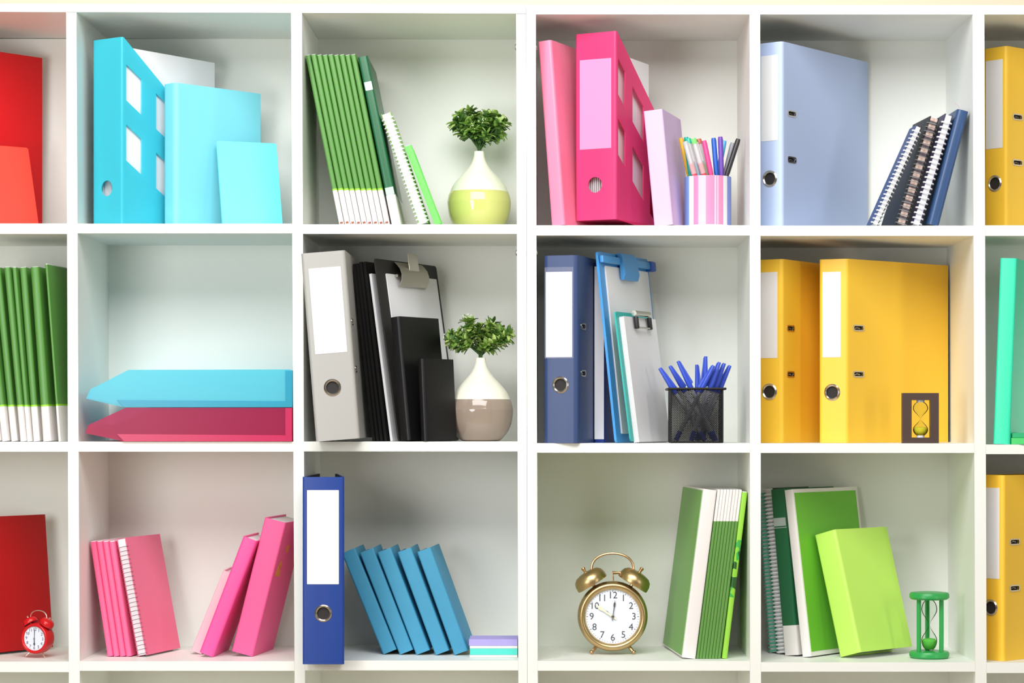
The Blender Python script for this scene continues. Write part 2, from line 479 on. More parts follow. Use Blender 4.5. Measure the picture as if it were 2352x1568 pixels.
def papers(label, M, x0, x1, y0, y1, z0, h, n, slope=0.0):
    o = bpy.data.objects.new('paper_sheaf', None)
    bm = NB(); rnd = random.Random(len(label))
    for i in range(n):
        x = x0 + (x1 - x0) * i / max(1, n - 1)
        a, b = rnd.uniform(-.001, .001), rnd.uniform(0, .005)
        hexa(bm, [(x, y0 + a, z0), (x + .0007, y0 + a, z0), (x + .0007, y1 - b, z0), (x, y1 - b, z0),
                  (x, y0 + a, z0 + h - b * .3), (x + .0007, y0 + a, z0 + h - b * .3), (x + .0007, y1 - b, z0 + h - slope), (x, y1 - b, z0 + h - slope)])
    p = finish('paper_sheaf', bm, PAPER, None, merge=False)
    bpy.data.objects.remove(o)
    tag(p, label, 'papers'); p.matrix_world = M
    return p
papers('white papers standing up inside the translucent cyan file', cf.matrix_world, -.062, -.006, .012, .236, .004, .302, 16)
papers('white papers standing up inside the translucent magenta file', mf.matrix_world, -.066, -.012, .01, .155, .004, .285, 14, .004)

# ------------------------------------------------------------------ books, booklets, notebooks
def book(name, label, w, h, d, cover, pages=PAPER, t=.0022, ins=.003, r=.004, group=None, cat='book', bands=None):
    """hard-cover book: spine at y=0, x from 0 to w"""
    o = thing(name, label, cat, group)
    path = fillet_path([(0, d), (0, 0), (w, 0), (w, d)], r, 4)
    bm = NB(); bent_sheet(bm, path, t, h)
    finish('cover', bm, cover, o, angle=40)
    bm = NB(); box(bm, t + .0002, w - t - .0002, t + .001, d - ins, ins, h - ins)
    finish('page_block', bm, pages, o)
    return o
def soft_plan(w, d, r):
    pl = [(0, d)]
    pl += [(r - r * math.cos(R_(a)), r - r * math.sin(R_(a))) for a in (0, 30, 60, 90)]
    pl += [(w - r + r * math.sin(R_(a)), r - r * math.cos(R_(a))) for a in (0, 30, 60, 90)]
    pl += [(w, d)]
    return pl
def booklet(name, label, w, h, d, mats, zs, mis, group=None, cat='booklet', mark=None, r=None):
    o = thing(name, label, cat, group)
    bm = NB(); prism(bm, soft_plan(w, d, r or w * .32), zs, mis)
    finish('cover', bm, mats, o, angle=50)
    bm = NB(); box(bm, w * .12, w * .88, w * .5, d - .001, .001, h + .0012)
    finish('page_block', bm, PAPER, o)
    if mark:
        bm = NB(); box(bm, w * .25, w * .8, -.0004, .0003, .003, .0065)
        finish('printed_mark', bm, mark, o)
    return o
GREEN = mat('booklet_green', (86, 142, 62), .38)
LIME = mat('booklet_lime_line', (150, 215, 40), .4)
BWHITE = mat('booklet_white', (234, 229, 226), .45)
BROWN = mat('print_brown', (150, 86, 66), .6)
DGREEN = mat('dark_green_cover', (30, 100, 62), .32)
SILV = mat('silver_label', (214, 220, 218), .3, .5)
ORD = ['first', 'second', 'third', 'fourth', 'fifth', 'sixth', 'seventh', 'eighth', 'ninth', 'tenth']

# row 0 column 2: leaning green booklets
g0 = booklet('booklet', 'green booklet with white foot, leaning at the far left next to the divider', .0088, .298, .205, [BWHITE, LIME, GREEN],
             [0, .0615, .0645, .298], [0, 1, 2], 'green booklets leaning in the top row', mark=BROWN)
xs = [779.5 + 13.0 * i for i in range(9)]
for i, x in enumerate(xs):
    o = g0 if i == 0 else dup(g0, 'green booklet leaning in the top row, %s from the left' % ORD[i])
    put(o, rot(0, -11.3), (0, 0, 0), x, .03 + [.006, 0, .004, .006, .002, .006, .003, .006, 0][i], SZ[(0, 2)])
o = thing('document_book', 'dark green plastic document book with silver label, right of the leaning green booklets', 'document book')
bm = NB(); prism(bm, soft_plan(.0165, .2, .004), [0, .052, .0535, .212, .213, .295], [0, 1, 2, 2, 2])
finish('cover', bm, [BWHITE, SILV, DGREEN], o, angle=50)
bm = NB(); plate(bm, (.002, -.0004, .236), (1, 0, 0), (0, 0, 1), .0004, rect(0, 0, .0125, .0145)); finish('silver_label', bm, SILV, o)
bm = NB(); plate(bm, (.001, -.0004, .0535), (1, 0, 0), (0, 0, 1), .0004, rect(0, 0, .0145, .0125)); finish('lower_label', bm, mat('grey_label', (190, 200, 198), .3, .3), o)
put(o, rot(0, -11.4), (.0, 0, 0), 900, .035, SZ[(0, 2)])

def coil_notebook(name, label, w, h, d, left, right, page, coil, pitch=.0085, t=.0011, front=None, r=.0009, over=.0022, group=None):
    """spiral notebook seen on its coil: coil along z at y=0, covers at x=0 and x=w"""
    o = thing(name, label, 'notebook', group)
    bm = NB(); box(bm, 0, t, .003, d, 0, h); finish('front_cover', bm, left, o)
    bm = NB(); box(bm, w - t, w, .003, d, 0, h); finish('back_cover', bm, right, o)
    bm = NB(); box(bm, t + .0002, w - t - .0002, .004, d - .002, .0015, h - .0015); finish('page_block', bm, page, o)
    bm = NB(); n = int((h - .006) / pitch)
    for i in range(n):
        z = .004 + i * pitch
        pts = [(w / 2 + (w / 2 + over) * math.cos(2 * math.pi * k / 14), .0045 + .0065 * math.sin(2 * math.pi * k / 14), z + .0006 * math.cos(2 * math.pi * k / 14)) for k in range(14)]
        tube(bm, pts, r, 5, closed=True)
    finish('coil', bm, coil, o, merge=False)
    return o
COILW = mat('white_coil', (246, 247, 250), .3)
COILS = mat('silver_coil', (170, 172, 174), .3, .6)
COILG = mat('lime_coil', (150, 178, 60), .35)
put(coil_notebook('spiral_notebook', 'white spiral notebook with olive coil leaning before the bright green notebook', .0165, .202, .15,
                  mat('lime_card', (136, 190, 70), .5), mat('lime_card', (136, 190, 70), .5), PAPER, COILW, .0072, over=.002, r=.0013),
    rot(0, -18.8), (0, 0, 0), 962.5, .03, SZ[(0, 2)])
put(booklet('notebook', 'thin bright green notebook leaning furthest, left of the lime and white vase', .0115, .144, .11, [mat('neon_green', (112, 246, 96), .4)], [0, .144], [0], cat='notebook', r=.002),
    rot(0, -21.0), (0, 0, 0), 999, .025, SZ[(0, 2)])

# row 1 column 0: green booklets
x1 = [(-20, .013, -6.4), (0, .0115, -6.2), (21, .0125, -5.8), (42, .0105, -5.4), (58, .0075, -5.0), (72, .0125, -4.6), (94, .0155, -4.2)]
for i, (x, w, a) in enumerate(x1):
    b = booklet('booklet', 'green booklet with white foot in the middle row, %s from the picture edge' % ORD[i], w * .93, .298, .205, [BWHITE, LIME, GREEN],
                [0, .0595, .0625, .298], [0, 1, 2], 'green booklets in the middle row', mark=None)
    put(b, rot(-3, a), (0, 0, 0), x + 4, .012 + (i % 3) * .006, SZ[(1, 0)])
b = booklet('booklet', 'green booklet showing its dark side, rightmost in the middle row at the left edge', .004, .303, .13, [BWHITE, LIME, GREEN],
            [0, .061, .064, .303], [0, 1, 2], 'green booklets in the middle row')
put(b, rot(-6.0, -4.4), (0, 0, 0), 134, .012, SZ[(1, 0)])

# notepads leaning on the folders of the top row
def notepad(name, label, w, h, t, m, cat='notepad', r=.004, back=PAPER):
    o = thing(name, label, cat)
    bm = NB(); plate(bm, (0, 0, 0), (1, 0, 0), (0, 0, 1), .0012, rrect(0, 0, w, h, r)); finish('front_cover', bm, m, o)
    bm = NB(); plate(bm, (.001, .0013, .001), (1, 0, 0), (0, 0, 1), t - .0026, rrect(0, 0, w - .002, h - .002, r)); finish('page_block', bm, back, o)
    bm = NB(); plate(bm, (0, t - .0012, 0), (1, 0, 0), (0, 0, 1), .0012, rrect(0, 0, w, h, r)); finish('back_cover', bm, m, o)
    return o
put(notepad('notepad', 'small bright cyan notepad leaning on the pale cyan folder', .107, .158, .006, mat('bright_cyan', (108, 220, 236), .4)),
    rot(22, 0, 16), (0, 0, 0), 512, .066, SZ[(0, 1)])
put(notepad('notepad', 'orange-red notepad leaning on the red binder at the left edge', .11, .152, .006, mat('orange_red', (255, 74, 58), .42)),
    rot(38, 0, 17), (.11, 0, 0), 90, .125, SZ[(0, 0)])

# row 0 column 3
LIL = mat('lilac_cloth', (212, 186, 224), .55, bump=.2, bscale=700)
put(book('book', 'pale lilac book leaning left between the magenta file and the striped pen cup', .0335, .199, .15, LIL, r=.003, t=.0025),
    rot(-15, -5.4), (.0335, 0, 0), 1546, .02, SZ[(0, 3)])

# row 0 column 4: leaning notebooks
put(coil_notebook('spiral_notebook', 'blue covered spiral notebook tilted most, leftmost of the leaning notebooks', .0105, .187, .06,
                  mat('slate_blue_card', (62, 84, 134), .45), BLACK, PAPER, COILW, .0075, r=.0012),
    rot(3, 24.2), (.0105, 0, 0), 2016, .022, SZ[(0, 4)])
def plaid(name):
    m, nt, out = new_mat(name)
    p = nt.nodes.new('ShaderNodeBsdfPrincipled'); tc = nt.nodes.new('ShaderNodeTexCoord')
    w1 = nt.nodes.new('ShaderNodeTexWave'); w1.inputs['Scale'].default_value = 22; w1.bands_direction = 'Z'
    w2 = nt.nodes.new('ShaderNodeTexWave'); w2.inputs['Scale'].default_value = 40; w2.bands_direction = 'X'
    r1 = nt.nodes.new('ShaderNodeValToRGB'); r1.color_ramp.elements[0].color = rgb(96, 84, 92); r1.color_ramp.elements[1].color = rgb(226, 196, 182)
    r1.color_ramp.elements[0].position = .3; r1.color_ramp.elements[1].position = .6
    mx = nt.nodes.new('ShaderNodeMix'); mx.data_type = 'RGBA'; mx.blend_type = 'MULTIPLY'; mx.inputs[0].default_value = .25
    for w in (w1, w2): nt.links.new(tc.outputs['Object'], w.inputs['Vector'])
    nt.links.new(w1.outputs['Fac'], r1.inputs['Fac']); nt.links.new(r1.outputs[0], mx.inputs[6]); nt.links.new(w2.outputs['Color'], mx.inputs[7])
    nt.links.new(mx.outputs[2], p.inputs['Base Color']); p.inputs['Roughness'].default_value = .5
    nt.links.new(p.outputs[0], out.inputs[0]); MATS[name] = m; return m
PLAID = plaid('plaid_paper')
put(coil_notebook('spiral_notebook', 'plaid edged spiral notebook with silver coil among the leaning notebooks', .0155, .196, .125,
                  BLACK, BLACK, PLAID, COILS, .0075),
    rot(5.5, 17.8), (.0155, 0, 0), 2079, .03, SZ[(0, 4)])
PURP = mat('deep_purple_card', (48, 36, 84), .45)
put(coil_notebook('spiral_notebook', 'white paged purple spiral notebook next to the navy book', .0132, .199, .14, PURP, PURP, PAPER, COILW, .009, r=.0014),
    rot(3, 16.8), (.0132, 0, 0), 2113, .022, SZ[(0, 4)])
nb = book('book', 'navy blue book with rounded spine leaning on the shelf side in the top row', .0195, .203, .14, mat('navy_cloth', (50, 80, 124), .35), r=.006)
bm = NB(); tube(bm, [(.012, .03, .199), (.010, .028, .207), (.004, .026, .213), (-.004, .025, .216)], [.0004, .0004, .0004, .0003], 5)
finish('bookmark_ribbon', bm, mat('pink_ribbon', (225, 170, 178), .6), nb)
put(nb, rot(2, 14.6), (.0195, 0, 0), 2157, .02, SZ[(0, 4)])

# row 2 column 0 red box book
put(book('book', 'large dark red book leaning behind the small red alarm clock', .05, .238, .19, mat('deep_red_cloth', (176, 8, 14), .4), r=.004, t=.003),
    rot(-35, -5), (.05, .19, 0), 122, .215, SZ[(2, 0)])

# row 2 column 1 pinks
PK = mat('rose_pink_card', (250, 104, 150), .4)
PKB = mat('rose_pink_board', (240, 120, 154), .45, bump=.06, bscale=1200)
p0 = booklet('booklet', 'thin rose pink booklet leaning, leftmost in the bottom row', .0102, .2005, .14, [PK], [0, .2005], [0], 'rose pink booklets')
for i in range(4):
    o = p0 if i == 0 else dup(p0, 'thin rose pink booklet in the bottom row, %s from the left' % ORD[i])
    put(o, rot(-9, -9), (0, 0, 0), 246 + i * 14.4, .075, SZ[(2, 1)])
pn = coil_notebook('spiral_notebook', 'pink spiral notebook with white pages beside the rose pink booklets', .0165, .207, .14, PKB, PKB, PAPER, mat('dark_pink_coil', (150, 110, 124), .4), .0075, over=.0016, r=.0006)
put(pn, rot(-16, -11.2), (0, 0, 0), 315, .07, SZ[(2, 1)])
put(book('book', 'small pale pink book leaning right behind the hot pink book', .02, .151, .1, mat('pale_pink_cloth', (255, 186, 196), .5), r=.003),
    rot(0, 22.0), (.02, 0, 0), 463, .115, SZ[(2, 1)])
put(book('book', 'hot pink book leaning right, middle of the three leaning pink books', .0255, .215, .13, mat('hot_pink_cloth', (248, 84, 158), .45), r=.004),
    rot(-4, 21.0), (.0255, 0, 0), 489, .065, SZ[(2, 1)])
bk = book('book', 'thick deep pink book leaning against the divider with gold spots', .0385, .2395, .14, mat('deep_pink_cloth', (240, 92, 150), .5, bump=.15, bscale=900), r=.003)
bm = NB()
for (y, z, s) in ((.03, .152, .012), (.038, .163, .008), (.06, .19, .009), (.045, .145, .006)):
    plate(bm, (.0389, y, z), (0, 1, 0), (0, 0, 1), .0004, [(s * .9 * math.cos(a) * (1 + .25 * math.sin(3 * a + y * 90)), s * math.sin(a) * (1 + .2 * math.cos(2 * a))) for a in [k * math.pi / 8 for k in range(16)]])
finish('gold_print', bm, mat('gold_print', (226, 150, 40), .5), bk)
put(bk, rot(-8, 14.3), (.0385, 0, 0), 580, .075, SZ[(2, 1)])

# row 2 column 2 teal books
TEAL = mat('teal_cloth', (66, 152, 188), .6, bump=.25, bscale=900, var=.05, vscale=60)
t0 = book('book', 'worn teal book leaning next to the royal blue binder, first of five', .0254, .1905, .125, TEAL, t=.0024, r=.003, group='teal cloth books',
          pages=mat('aged_pages', (206, 186, 150), .8))
tp = [(880, .1, -22.4, -2), (918, .096, -21.6, -2), (956, .092, -21, -2), (1000, .088, -20.4, -2), (1043, .088, -20, -4)]
tl = [None, 'worn teal book leaning, second from the royal blue binder', 'worn teal book leaning in the middle of five teal books',
      'worn teal book leaning, second from the note paper stack', 'worn teal book whose side shows, beside the lilac and white note paper']
for i, (x, Y, a, yw) in enumerate(tp):
    o = t0 if i == 0 else dup(t0, tl[i])
    put(o, rot(yw, a), (0, 0, 0), x, Y, SZ[(2, 2)])
# note paper pads in a stack
zb = SZ[(2, 2)] + .0002
for nm, hh, w, m in (('white note pad at the bottom of the small paper stack', .0042, .0825, BWHITE), ('turquoise note pad low in the small paper stack', .0108, .082, mat('turquoise_paper', (86, 218, 200), .7)),
                     ('white note pad just under the lilac one in the small stack', .0046, .0823, BWHITE), ('lilac note pad on top of the small paper stack', .0112, .0835, mat('lilac_paper', (176, 164, 226), .7))):
    bm = NB(); box(bm, 0, w, 0, .072, 0, hh, bev=.0005, seg=1)
    o = finish('note_pad', bm, m); tag(o, nm, 'note pad', 'note pads in the bottom row')
    o.matrix_world = Matrix.Translation((PX(1188.5, .05) - w, .05, zb)); zb += hh + .0002

# row 2 column 3 green books leaning right
gb = thing('brochure_folder', 'white spined folder with green cover leaning right at the left of the green row', 'folder')
bm = NB(); prism(bm, soft_plan(.0238, .225, .003), [0, .291], [0]); finish('white_pages', bm, BWHITE, gb, angle=50)
bm = NB(); box(bm, -.0012, -.0001, .006, .226, .003, .288); finish('green_cover', bm, mat('leaf_green_card', (112, 168, 80), .42), gb)
put(gb, rot(5.5, 7.3), (.0238, 0, 0), 1598, .032, SZ[(2, 3)])
h0 = booklet('booklet', 'thin green booklet with white head, leaning right next to the white folder', .0049, .291, .205, [mat('booklet_green_matt', (94, 144, 66), .5), BWHITE],
             [0, .2375, .291], [0, 1], 'white headed green booklets leaning right', r=.001)
for i in range(8):
    o = h0 if i == 0 else dup(h0, 'thin green booklet with white head leaning right, %s from the left' % ORD[i])
    put(o, rot(3, 7.3), (.0052, 0, 0), 1606 + i * 7.1, .036 + [0, .001, 0, .001, 0, .001, 0, .001][i], SZ[(2, 3)])
def leafprint(name):
    m, nt, out = new_mat(name)
    p = nt.nodes.new('ShaderNodeBsdfPrincipled'); tc = nt.nodes.new('ShaderNodeTexCoord')
    sx = nt.nodes.new('ShaderNodeSeparateXYZ'); nt.links.new(tc.outputs['Object'], sx.inputs[0])
    n = nt.nodes.new('ShaderNodeTexVoronoi'); n.inputs['Scale'].default_value = 90
    r = nt.nodes.new('ShaderNodeValToRGB'); r.color_ramp.interpolation = 'CONSTANT'
    r.color_ramp.elements[0].color = rgb(40, 90, 40); r.color_ramp.elements[1].color = rgb(60, 170, 70); r.color_ramp.elements[1].position = .3
    e = r.color_ramp.elements.new(.55); e.color = rgb(140, 205, 60)
    s = nt.nodes.new('ShaderNodeValToRGB'); s.color_ramp.interpolation = 'CONSTANT'
    s.color_ramp.elements[0].color = (0, 0, 0, 1); s.color_ramp.elements[1].color = (1, 1, 1, 1); s.color_ramp.elements[1].position = .36
    e = s.color_ramp.elements.new(.7); e.color = (0, 0, 0, 1)
    mr = nt.nodes.new('ShaderNodeMapRange'); mr.inputs['From Max'].default_value = .291
    mx = nt.nodes.new('ShaderNodeMix'); mx.data_type = 'RGBA'; mx.inputs[6].default_value = rgb(150, 212, 70)
    nt.links.new(tc.outputs['Object'], n.inputs['Vector']); nt.links.new(n.outputs['Color'], r.inputs['Fac'])
    nt.links.new(sx.outputs['Z'], mr.inputs['Value']); nt.links.new(mr.outputs[0], s.inputs['Fac'])
    nt.links.new(s.outputs[0], mx.inputs[0]); nt.links.new(r.outputs[0], mx.inputs[7]); nt.links.new(mx.outputs[2], p.inputs['Base Color'])
    p.inputs['Roughness'].default_value = .4
    nt.links.new(p.outputs[0], out.inputs[0]); return m
put(booklet('booklet', 'lime green booklet with leaf pattern on its spine, rightmost of the leaning row', .0092, .287, .2, [leafprint('leaf_print')], [0, .287], [0]),
    rot(2, 7.0), (.0092, 0, 0), 1670.5, .036, SZ[(2, 3)])

# row 2 column 4 green group
put(coil_notebook('spiral_notebook', 'spiral notebook with teal coil, leftmost in the green group beside the divider', .0165, .291, .1, BWHITE, mat('teal_card', (40, 170, 130), .45), PAPER,
                  mat('teal_coil', (60, 178, 144), .35), .0066, r=.0014),
    rot(-38, -5.0), (.0165, 0, 0), 1785, .147, SZ[(2, 4)])
put(coil_notebook('spiral_notebook', 'spiral notebook with white coil standing left of the dark green document book', .0165, .292, .12, BWHITE, mat('black_green_card', (20, 40, 28), .45), PAPER,
                  COILW, .0066, r=.0017),
    rot(-38, -5.4), (.0165, 0, 0), 1804, .127, SZ[(2, 4)])
o = thing('document_book', 'dark green plastic document book with white foot in the bottom row', 'document book')
bm = NB(); prism(bm, soft_plan(.029, .165, .004), [0, .052, .291], [0, 1]); finish('cover', bm, [BWHITE, DGREEN], o, angle=50)
bm = NB(); plate(bm, (.002, -.0004, .226), (1, 0, 0), (0, 0, 1), .0004, rect(0, 0, .0245, .0145)); finish('silver_label', bm, mat('grey_label', (190, 200, 198), .3, .3), o)
bm = NB(); plate(bm, (.001, -.0004, .2225), (1, 0, 0), (0, 0, 1), .0004, rect(0, 0, .0265, .0012)); finish('silver_line', bm, SILV, o)
put(o, rot(-38, -5.7), (.029, 0, 0), 1833.5, .095, SZ[(2, 4)])
o = thing('display_folder', 'white folder with green front panel leaning behind the lime book', 'folder')
bm = NB(); prism(bm, soft_plan(.018, .212, .003), [0, .2915], [0]); finish('white_cover', bm, BWHITE, o, angle=50)
bm = NB(); plate(bm, (.0184, .004, .008), (0, 1, 0), (0, 0, 1), .0004, rect(0, 0, .201, .277)); finish('green_panel', bm, mat('fresh_green', (112, 192, 54), .42), o)
put(o, rot(-39, -7.4), (.018, 0, 0), 1862, .074, SZ[(2, 4)])
put(book('book', 'bright lime green book tilted back on the green folder beside the green hourglass', .047, .217, .149, mat('lime_cloth', (196, 240, 104), .5, bump=.12, bscale=900), r=.005, t=.0028),
    rot(-45, -15), (.047, 0, 0), 1976, .05, SZ[(2, 4)])

# row 1 column 2 black group
BK = mat('black_leatherette', (15, 14, 15), .4, spec=.35, bump=.2, bscale=700)
BKM = mat('black_card', (12, 11, 11), .6, spec=.3)
for i, (xt, x, a, hh, yw, lb) in enumerate(((0, 861, 7.2, .308, 66, 'thin black folder right of the grey binder, first of four'), (0, 870, 7.4, .309, 66, 'thin black folder, second from the grey binder'),
                                       (0, 879, 7.6, .312, 66, 'thin black folder, third from the grey binder'), (0, 889, 7.8, .3125, 66, 'thin black folder next to the white papers'))):
    o = thing('folder', lb, 'folder', 'thin black folders')
    bm = NB(); box(bm, 0, .22, 0, .0012, 0, hh); finish('front_cover', bm, BKM, o)
    bm = NB(); box(bm, 0, .22, .0038, .005, 0, hh); finish('back_cover', bm, BKM, o)
    bm = NB(); box(bm, 0, .0012, .0012, .0038, 0, hh); finish('spine', bm, BKM, o)
    put(o, rot(yw, 0, a), (0, 0, 0), x, .045, SZ[(1, 2)])
def clipboard(label, w, h, t, board, paper, pads, clip, yaw, pitch, px, Y, zs, name='clipboard', plate_m=None):
    o = thing(name, label, 'clipboard')
    bm = NB(); plate(bm, (0, 0, 0), (1, 0, 0), (0, 0, 1), t, rrect(0, 0, w, h, .006)); finish('board', bm, board, o)
    x0, z0, x1, z1, n = paper
    bm = NB()
    for i in range(pads):
        plate(bm, (x0 + .0008 * (i % 2), -.0004 - i * n, z0 + .0006 * (i % 3)), (1, 0, 0), (0, 0, 1), n * .8, rect(0, 0, x1 - x0, z1 - z0))
    finish('paper_sheets', bm, PAPER, o, merge=False)
    clip(o, w, h, .0004 + pads * n)
    R = rot(yaw, 0, pitch)
    put(o, R, (0, 0, 0), px, Y, zs)
    return o
def steel_clip(o, w, h, f):
    # curved spring plate with thumb tab
    bm = NB(); cx = w * .5; hw = .05
    prof = [(-.002 - f, -.046), (-.006 - f, -.045), (-.0115 - f, -.036), (-.013 - f, -.026), (-.011 - f, -.016), (-.006 - f, -.008), (-.002 - f, -.003)]
    ring = [[bm.verts.new((cx + s * hw, y - q, h + z)) for (y, z) in prof] + [bm.verts.new((cx + s * hw, y + .0012 - q, h + z - .0002)) for (y, z) in prof[::-1]] for s, q in ((-1, 0), (1, 0))]
    n = len(ring[0])
    for i in range(n):
        j = (i + 1) % n; face(bm, [ring[0][i], ring[0][j], ring[1][j], ring[1][i]])
    face(bm, ring[0]); face(bm, ring[1])
    c = finish('spring_clip', bm, STEEL, o)
    bm = NB(); box(bm, cx - .018, cx + .018, -.012 - f, -.0106 - f, h - .018, h + .012, bev=.0006)
    finish('thumb_tab', bm, mat('pale_steel', (214, 208, 198), .3, .7), c)
    bm = NB(); tube(bm, [(cx - hw - .004, -.004 - f, h - .028), (cx + hw + .004, -.004 - f, h - .028)], .0028, 10); finish('hinge_pin', bm, STEEL, c)
clipboard('black clipboard with white paper and a steel clip leaning beside the black folders', .225, .318, .003, mat('black_board', (36, 34, 32), .55, spec=.35), (.03, .012, .216, .292, .0006), 3, steel_clip, 65, 8.6, 917, .03, SZ[(1, 2)])
# white papers between the black folders
bm = NB()
for i in range(5):
    plate(bm, (0, .0009 * i, .001), (1, 0, 0), (0, 0, 1), .0007, rect(0, 0, .205, .292 - .001 * (i % 2)))
o = finish('paper_sheaf', bm, PAPER, None, merge=False); tag(o, 'white paper sheets standing between the black folders and black clipboard', 'papers')
put(o, rot(66, 0, 8.2), (0, 0, 0), 902, .045, SZ[(1, 2)])
wd = bpy.data.meshes
bm = NB(); box(bm, 0, .004, 0, .15, 0, .28, bev=.001)
def leather_book(label, w, h, d, yaw, lean, px, Y):
    o = book('notebook', label, w, h, d, BK, pages=mat('cream_pages', (120, 112, 100), .8), r=.005, t=.002, cat='notebook')
    put(o, rot(yaw, lean), (w, 0, 0), px, Y, SZ[(1, 2)])
    return o
bm.free()
leather_book('black leatherette notebook leaning on the black clipboard', .02, .2125, .115, -33, -6.2, 941, -.005)
leather_book('smaller black notebook standing in front of the bigger one, left of the taupe vase', .014, .1405, .08, -38, -3.2, 979, -.005)

# row 1 column 3
wb = thing('ring_binder', 'slim blue binder with a white spine insert behind the blue clipboard', 'binder')
path = fillet_path([(-.0185, .12), (-.0185, 0), (0, 0), (0, .12)], .003)
bm = NB(); bent_sheet(bm, path, .0018, .313); finish('cover', bm, mat('cobalt_board', (20, 52, 132), .4), wb, angle=40)
bm = NB(); plate(bm, (-.0178, -.0006, .006), (1, 0, 0), (0, 0, 1), .0005, rect(0, 0, .0168, .3)); finish('spine_insert', bm, LABELP, wb)
put(wb, rot(-16), (0, 0, 0), 1388.5, .08, SZ[(1, 3)])
BLUEP = mat('sky_blue_plastic', (74, 158, 226), .3)
DBLUE = mat('cobalt_plastic', (30, 84, 190), .35)
def blue_clip(o, w, h, f):
    bm = NB(); box(bm, .002, w + .01, -.0085, -.001, h - .02, h - .007, bev=.002); c = finish('clip_bar', bm, BLUEP, o)
    bm = NB()
    prof = [(-.002 - f, -.046), (-.008 - f, -.046), (-.012 - f, -.036), (-.013, -.02), (-.012, -.006), (-.008, .001), (-.002, .001), (-.002, -.004), (-.006, -.012)]
    r0 = [bm.verts.new((.078, y, h + z)) for y, z in prof]; r1 = [bm.verts.new((.142, y, h + z)) for y, z in prof]
    n = len(prof)
    for i in range(n): face(bm, [r0[i], r0[(i + 1) % n], r1[(i + 1) % n], r1[i]])
    face(bm, r0); face(bm, r1)
    finish('clip_jaw', bm, BLUEP, c)
    bm = NB(); box(bm, w - .012, w + .0135, -.0105, .002, h - .023, h - .005, bev=.003); finish('clip_hinge', bm, DBLUE, c)
clipboard('sky blue clipboard with white paper and plastic clip beside the navy binder', .222, .331, .0045, BLUEP, (.022, .015, .212, .306, .0006), 4, blue_clip, 65, 6.3, 1417, .03, SZ[(1, 3)])
def wire_clip(o, w, h, f):
    cx = w * .52
    bm = NB(); tube(bm, [(cx - .034, -.004 - f, h - .003), (cx + .034, -.004 - f, h - .003)], .0048, 12)
    c = finish('clip_barrel', bm, CHROME, o)
    bm = NB(); tube(bm, [(cx - .030, -.004 - f, h - .004), (cx - .030, -.007 - f, h - .016), (cx - .028, -.006 - f, h - .028), (cx + .028, -.006 - f, h - .028), (cx + .030, -.007 - f, h - .016), (cx + .030, -.004 - f, h - .004)], .0016, 8)
    finish('wire_loop', bm, CHROME, c)
    for s in (-1, 1):
        bm = NB(); box(bm, cx + s * .03 - .0042, cx + s * .03 + .0042, -.0085 - f, -.0015 - f, h - .03, h - .009, bev=.0012); finish('rubber_foot', bm, BLACK, c)
clipboard('small teal clipboard holding a thick white pad, in front of the sky blue clipboard', .157, .2235, .003, mat('teal_board', (40, 178, 170), .35), (.0125, -.003, .157, .2135, .0011), 9, wire_clip, 65.5, 7.6, 1450, .003, SZ[(1, 3)])

# row 1 column 5: small green pads by the mint binder
bm = NB(); box(bm, 0, .055, 0, .06, 0, .011, bev=.0006, seg=1)
o = finish('note_pad', bm, mat('grass_green_paper', (70, 205, 110), .6)); tag(o, 'grass green note pad lying beside the mint binder', 'note pad', 'green note pads')
o.matrix_world = Matrix.Translation((PX(2322.5, .004), .004, SZ[(1, 5)] + .0002)) @ Matrix.Rotation(R_(-22), 4, 'Z')
bm = NB(); box(bm, 0, .05, 0, .055, 0, .008, bev=.0006, seg=1)
o = finish('note_pad', bm, mat('emerald_paper', (34, 170, 110), .6)); tag(o, 'emerald note pad lying on top of the grass green pad', 'note pad', 'green note pads')
o.matrix_world = Matrix.Translation((PX(2324, .008), .008, SZ[(1, 5)] + .0114)) @ Matrix.Rotation(R_(-22), 4, 'Z')

# ------------------------------------------------------------------ letter trays
def tray(label, m, rail, prof, zs, py):
    k = (DIST - .004) / FPX
    pts = [((x - 671.2) * k, z * k) for x, z in prof]       # side outline, x = 0 at the closed right end
    W, t = .246, .002
    bm = NB()
    for y in (0, W - t):
        plate(bm, (0, y, 0), (1, 0, 0), (0, 0, 1), t, pts)
    xa = pts[0][0]; xb, zb = pts[1]; xc, zc = pts[2]
    box(bm, xa, -.002, t, W - t, .002, .004)
    box(bm, -.002, 0, t, W - t, 0, pts[-2][1])
    hexa(bm, [(xb, t, zb), (xa, t, .002), (xa, W - t, .002), (xb, W - t, zb), (xb, t, zb + .002), (xa, t, .004), (xa, W - t, .004), (xb, W - t, zb + .002)])
    hexa(bm, [(xb, t, zb), (xb + .002, t, zb), (xb + .002, W - t, zb), (xb, W - t, zb), (xc, t, zc), (xc + .002, t, zc), (xc + .002, W - t, zc), (xc, W - t, zc)])
    # moulded base rail and thick end corners along each side
    for y in (-.0014, W - .0008):
        hexa(bm, [(xa, y, .0004), (-.0002, y, .0004), (-.0002, y + .0022, .0004), (xa, y + .0022, .0004), (xa - .012, y, .0125), (-.0002, y, .0105), (-.0002, y + .0022, .0105), (xa - .012, y + .0022, .0125)], 1)
        box(bm, -.0115, -.0004, y, y + .0024, .0106, pts[-2][1] - .0006, 1)
    o = finish('letter_tray', bm, [m, rail], merge=False)
    tag(o, label, 'letter tray', 'stacked letter trays')
    o.matrix_world = Matrix.Translation((PX(671.2, -.004), -.004, zs))
    return o
MT = plastic('magenta_tray', (236, 78, 136), .58, .5, .25, (242, 150, 186))
CT = plastic('cyan_tray', (140, 238, 250), .3, .55, .25, (150, 240, 250))
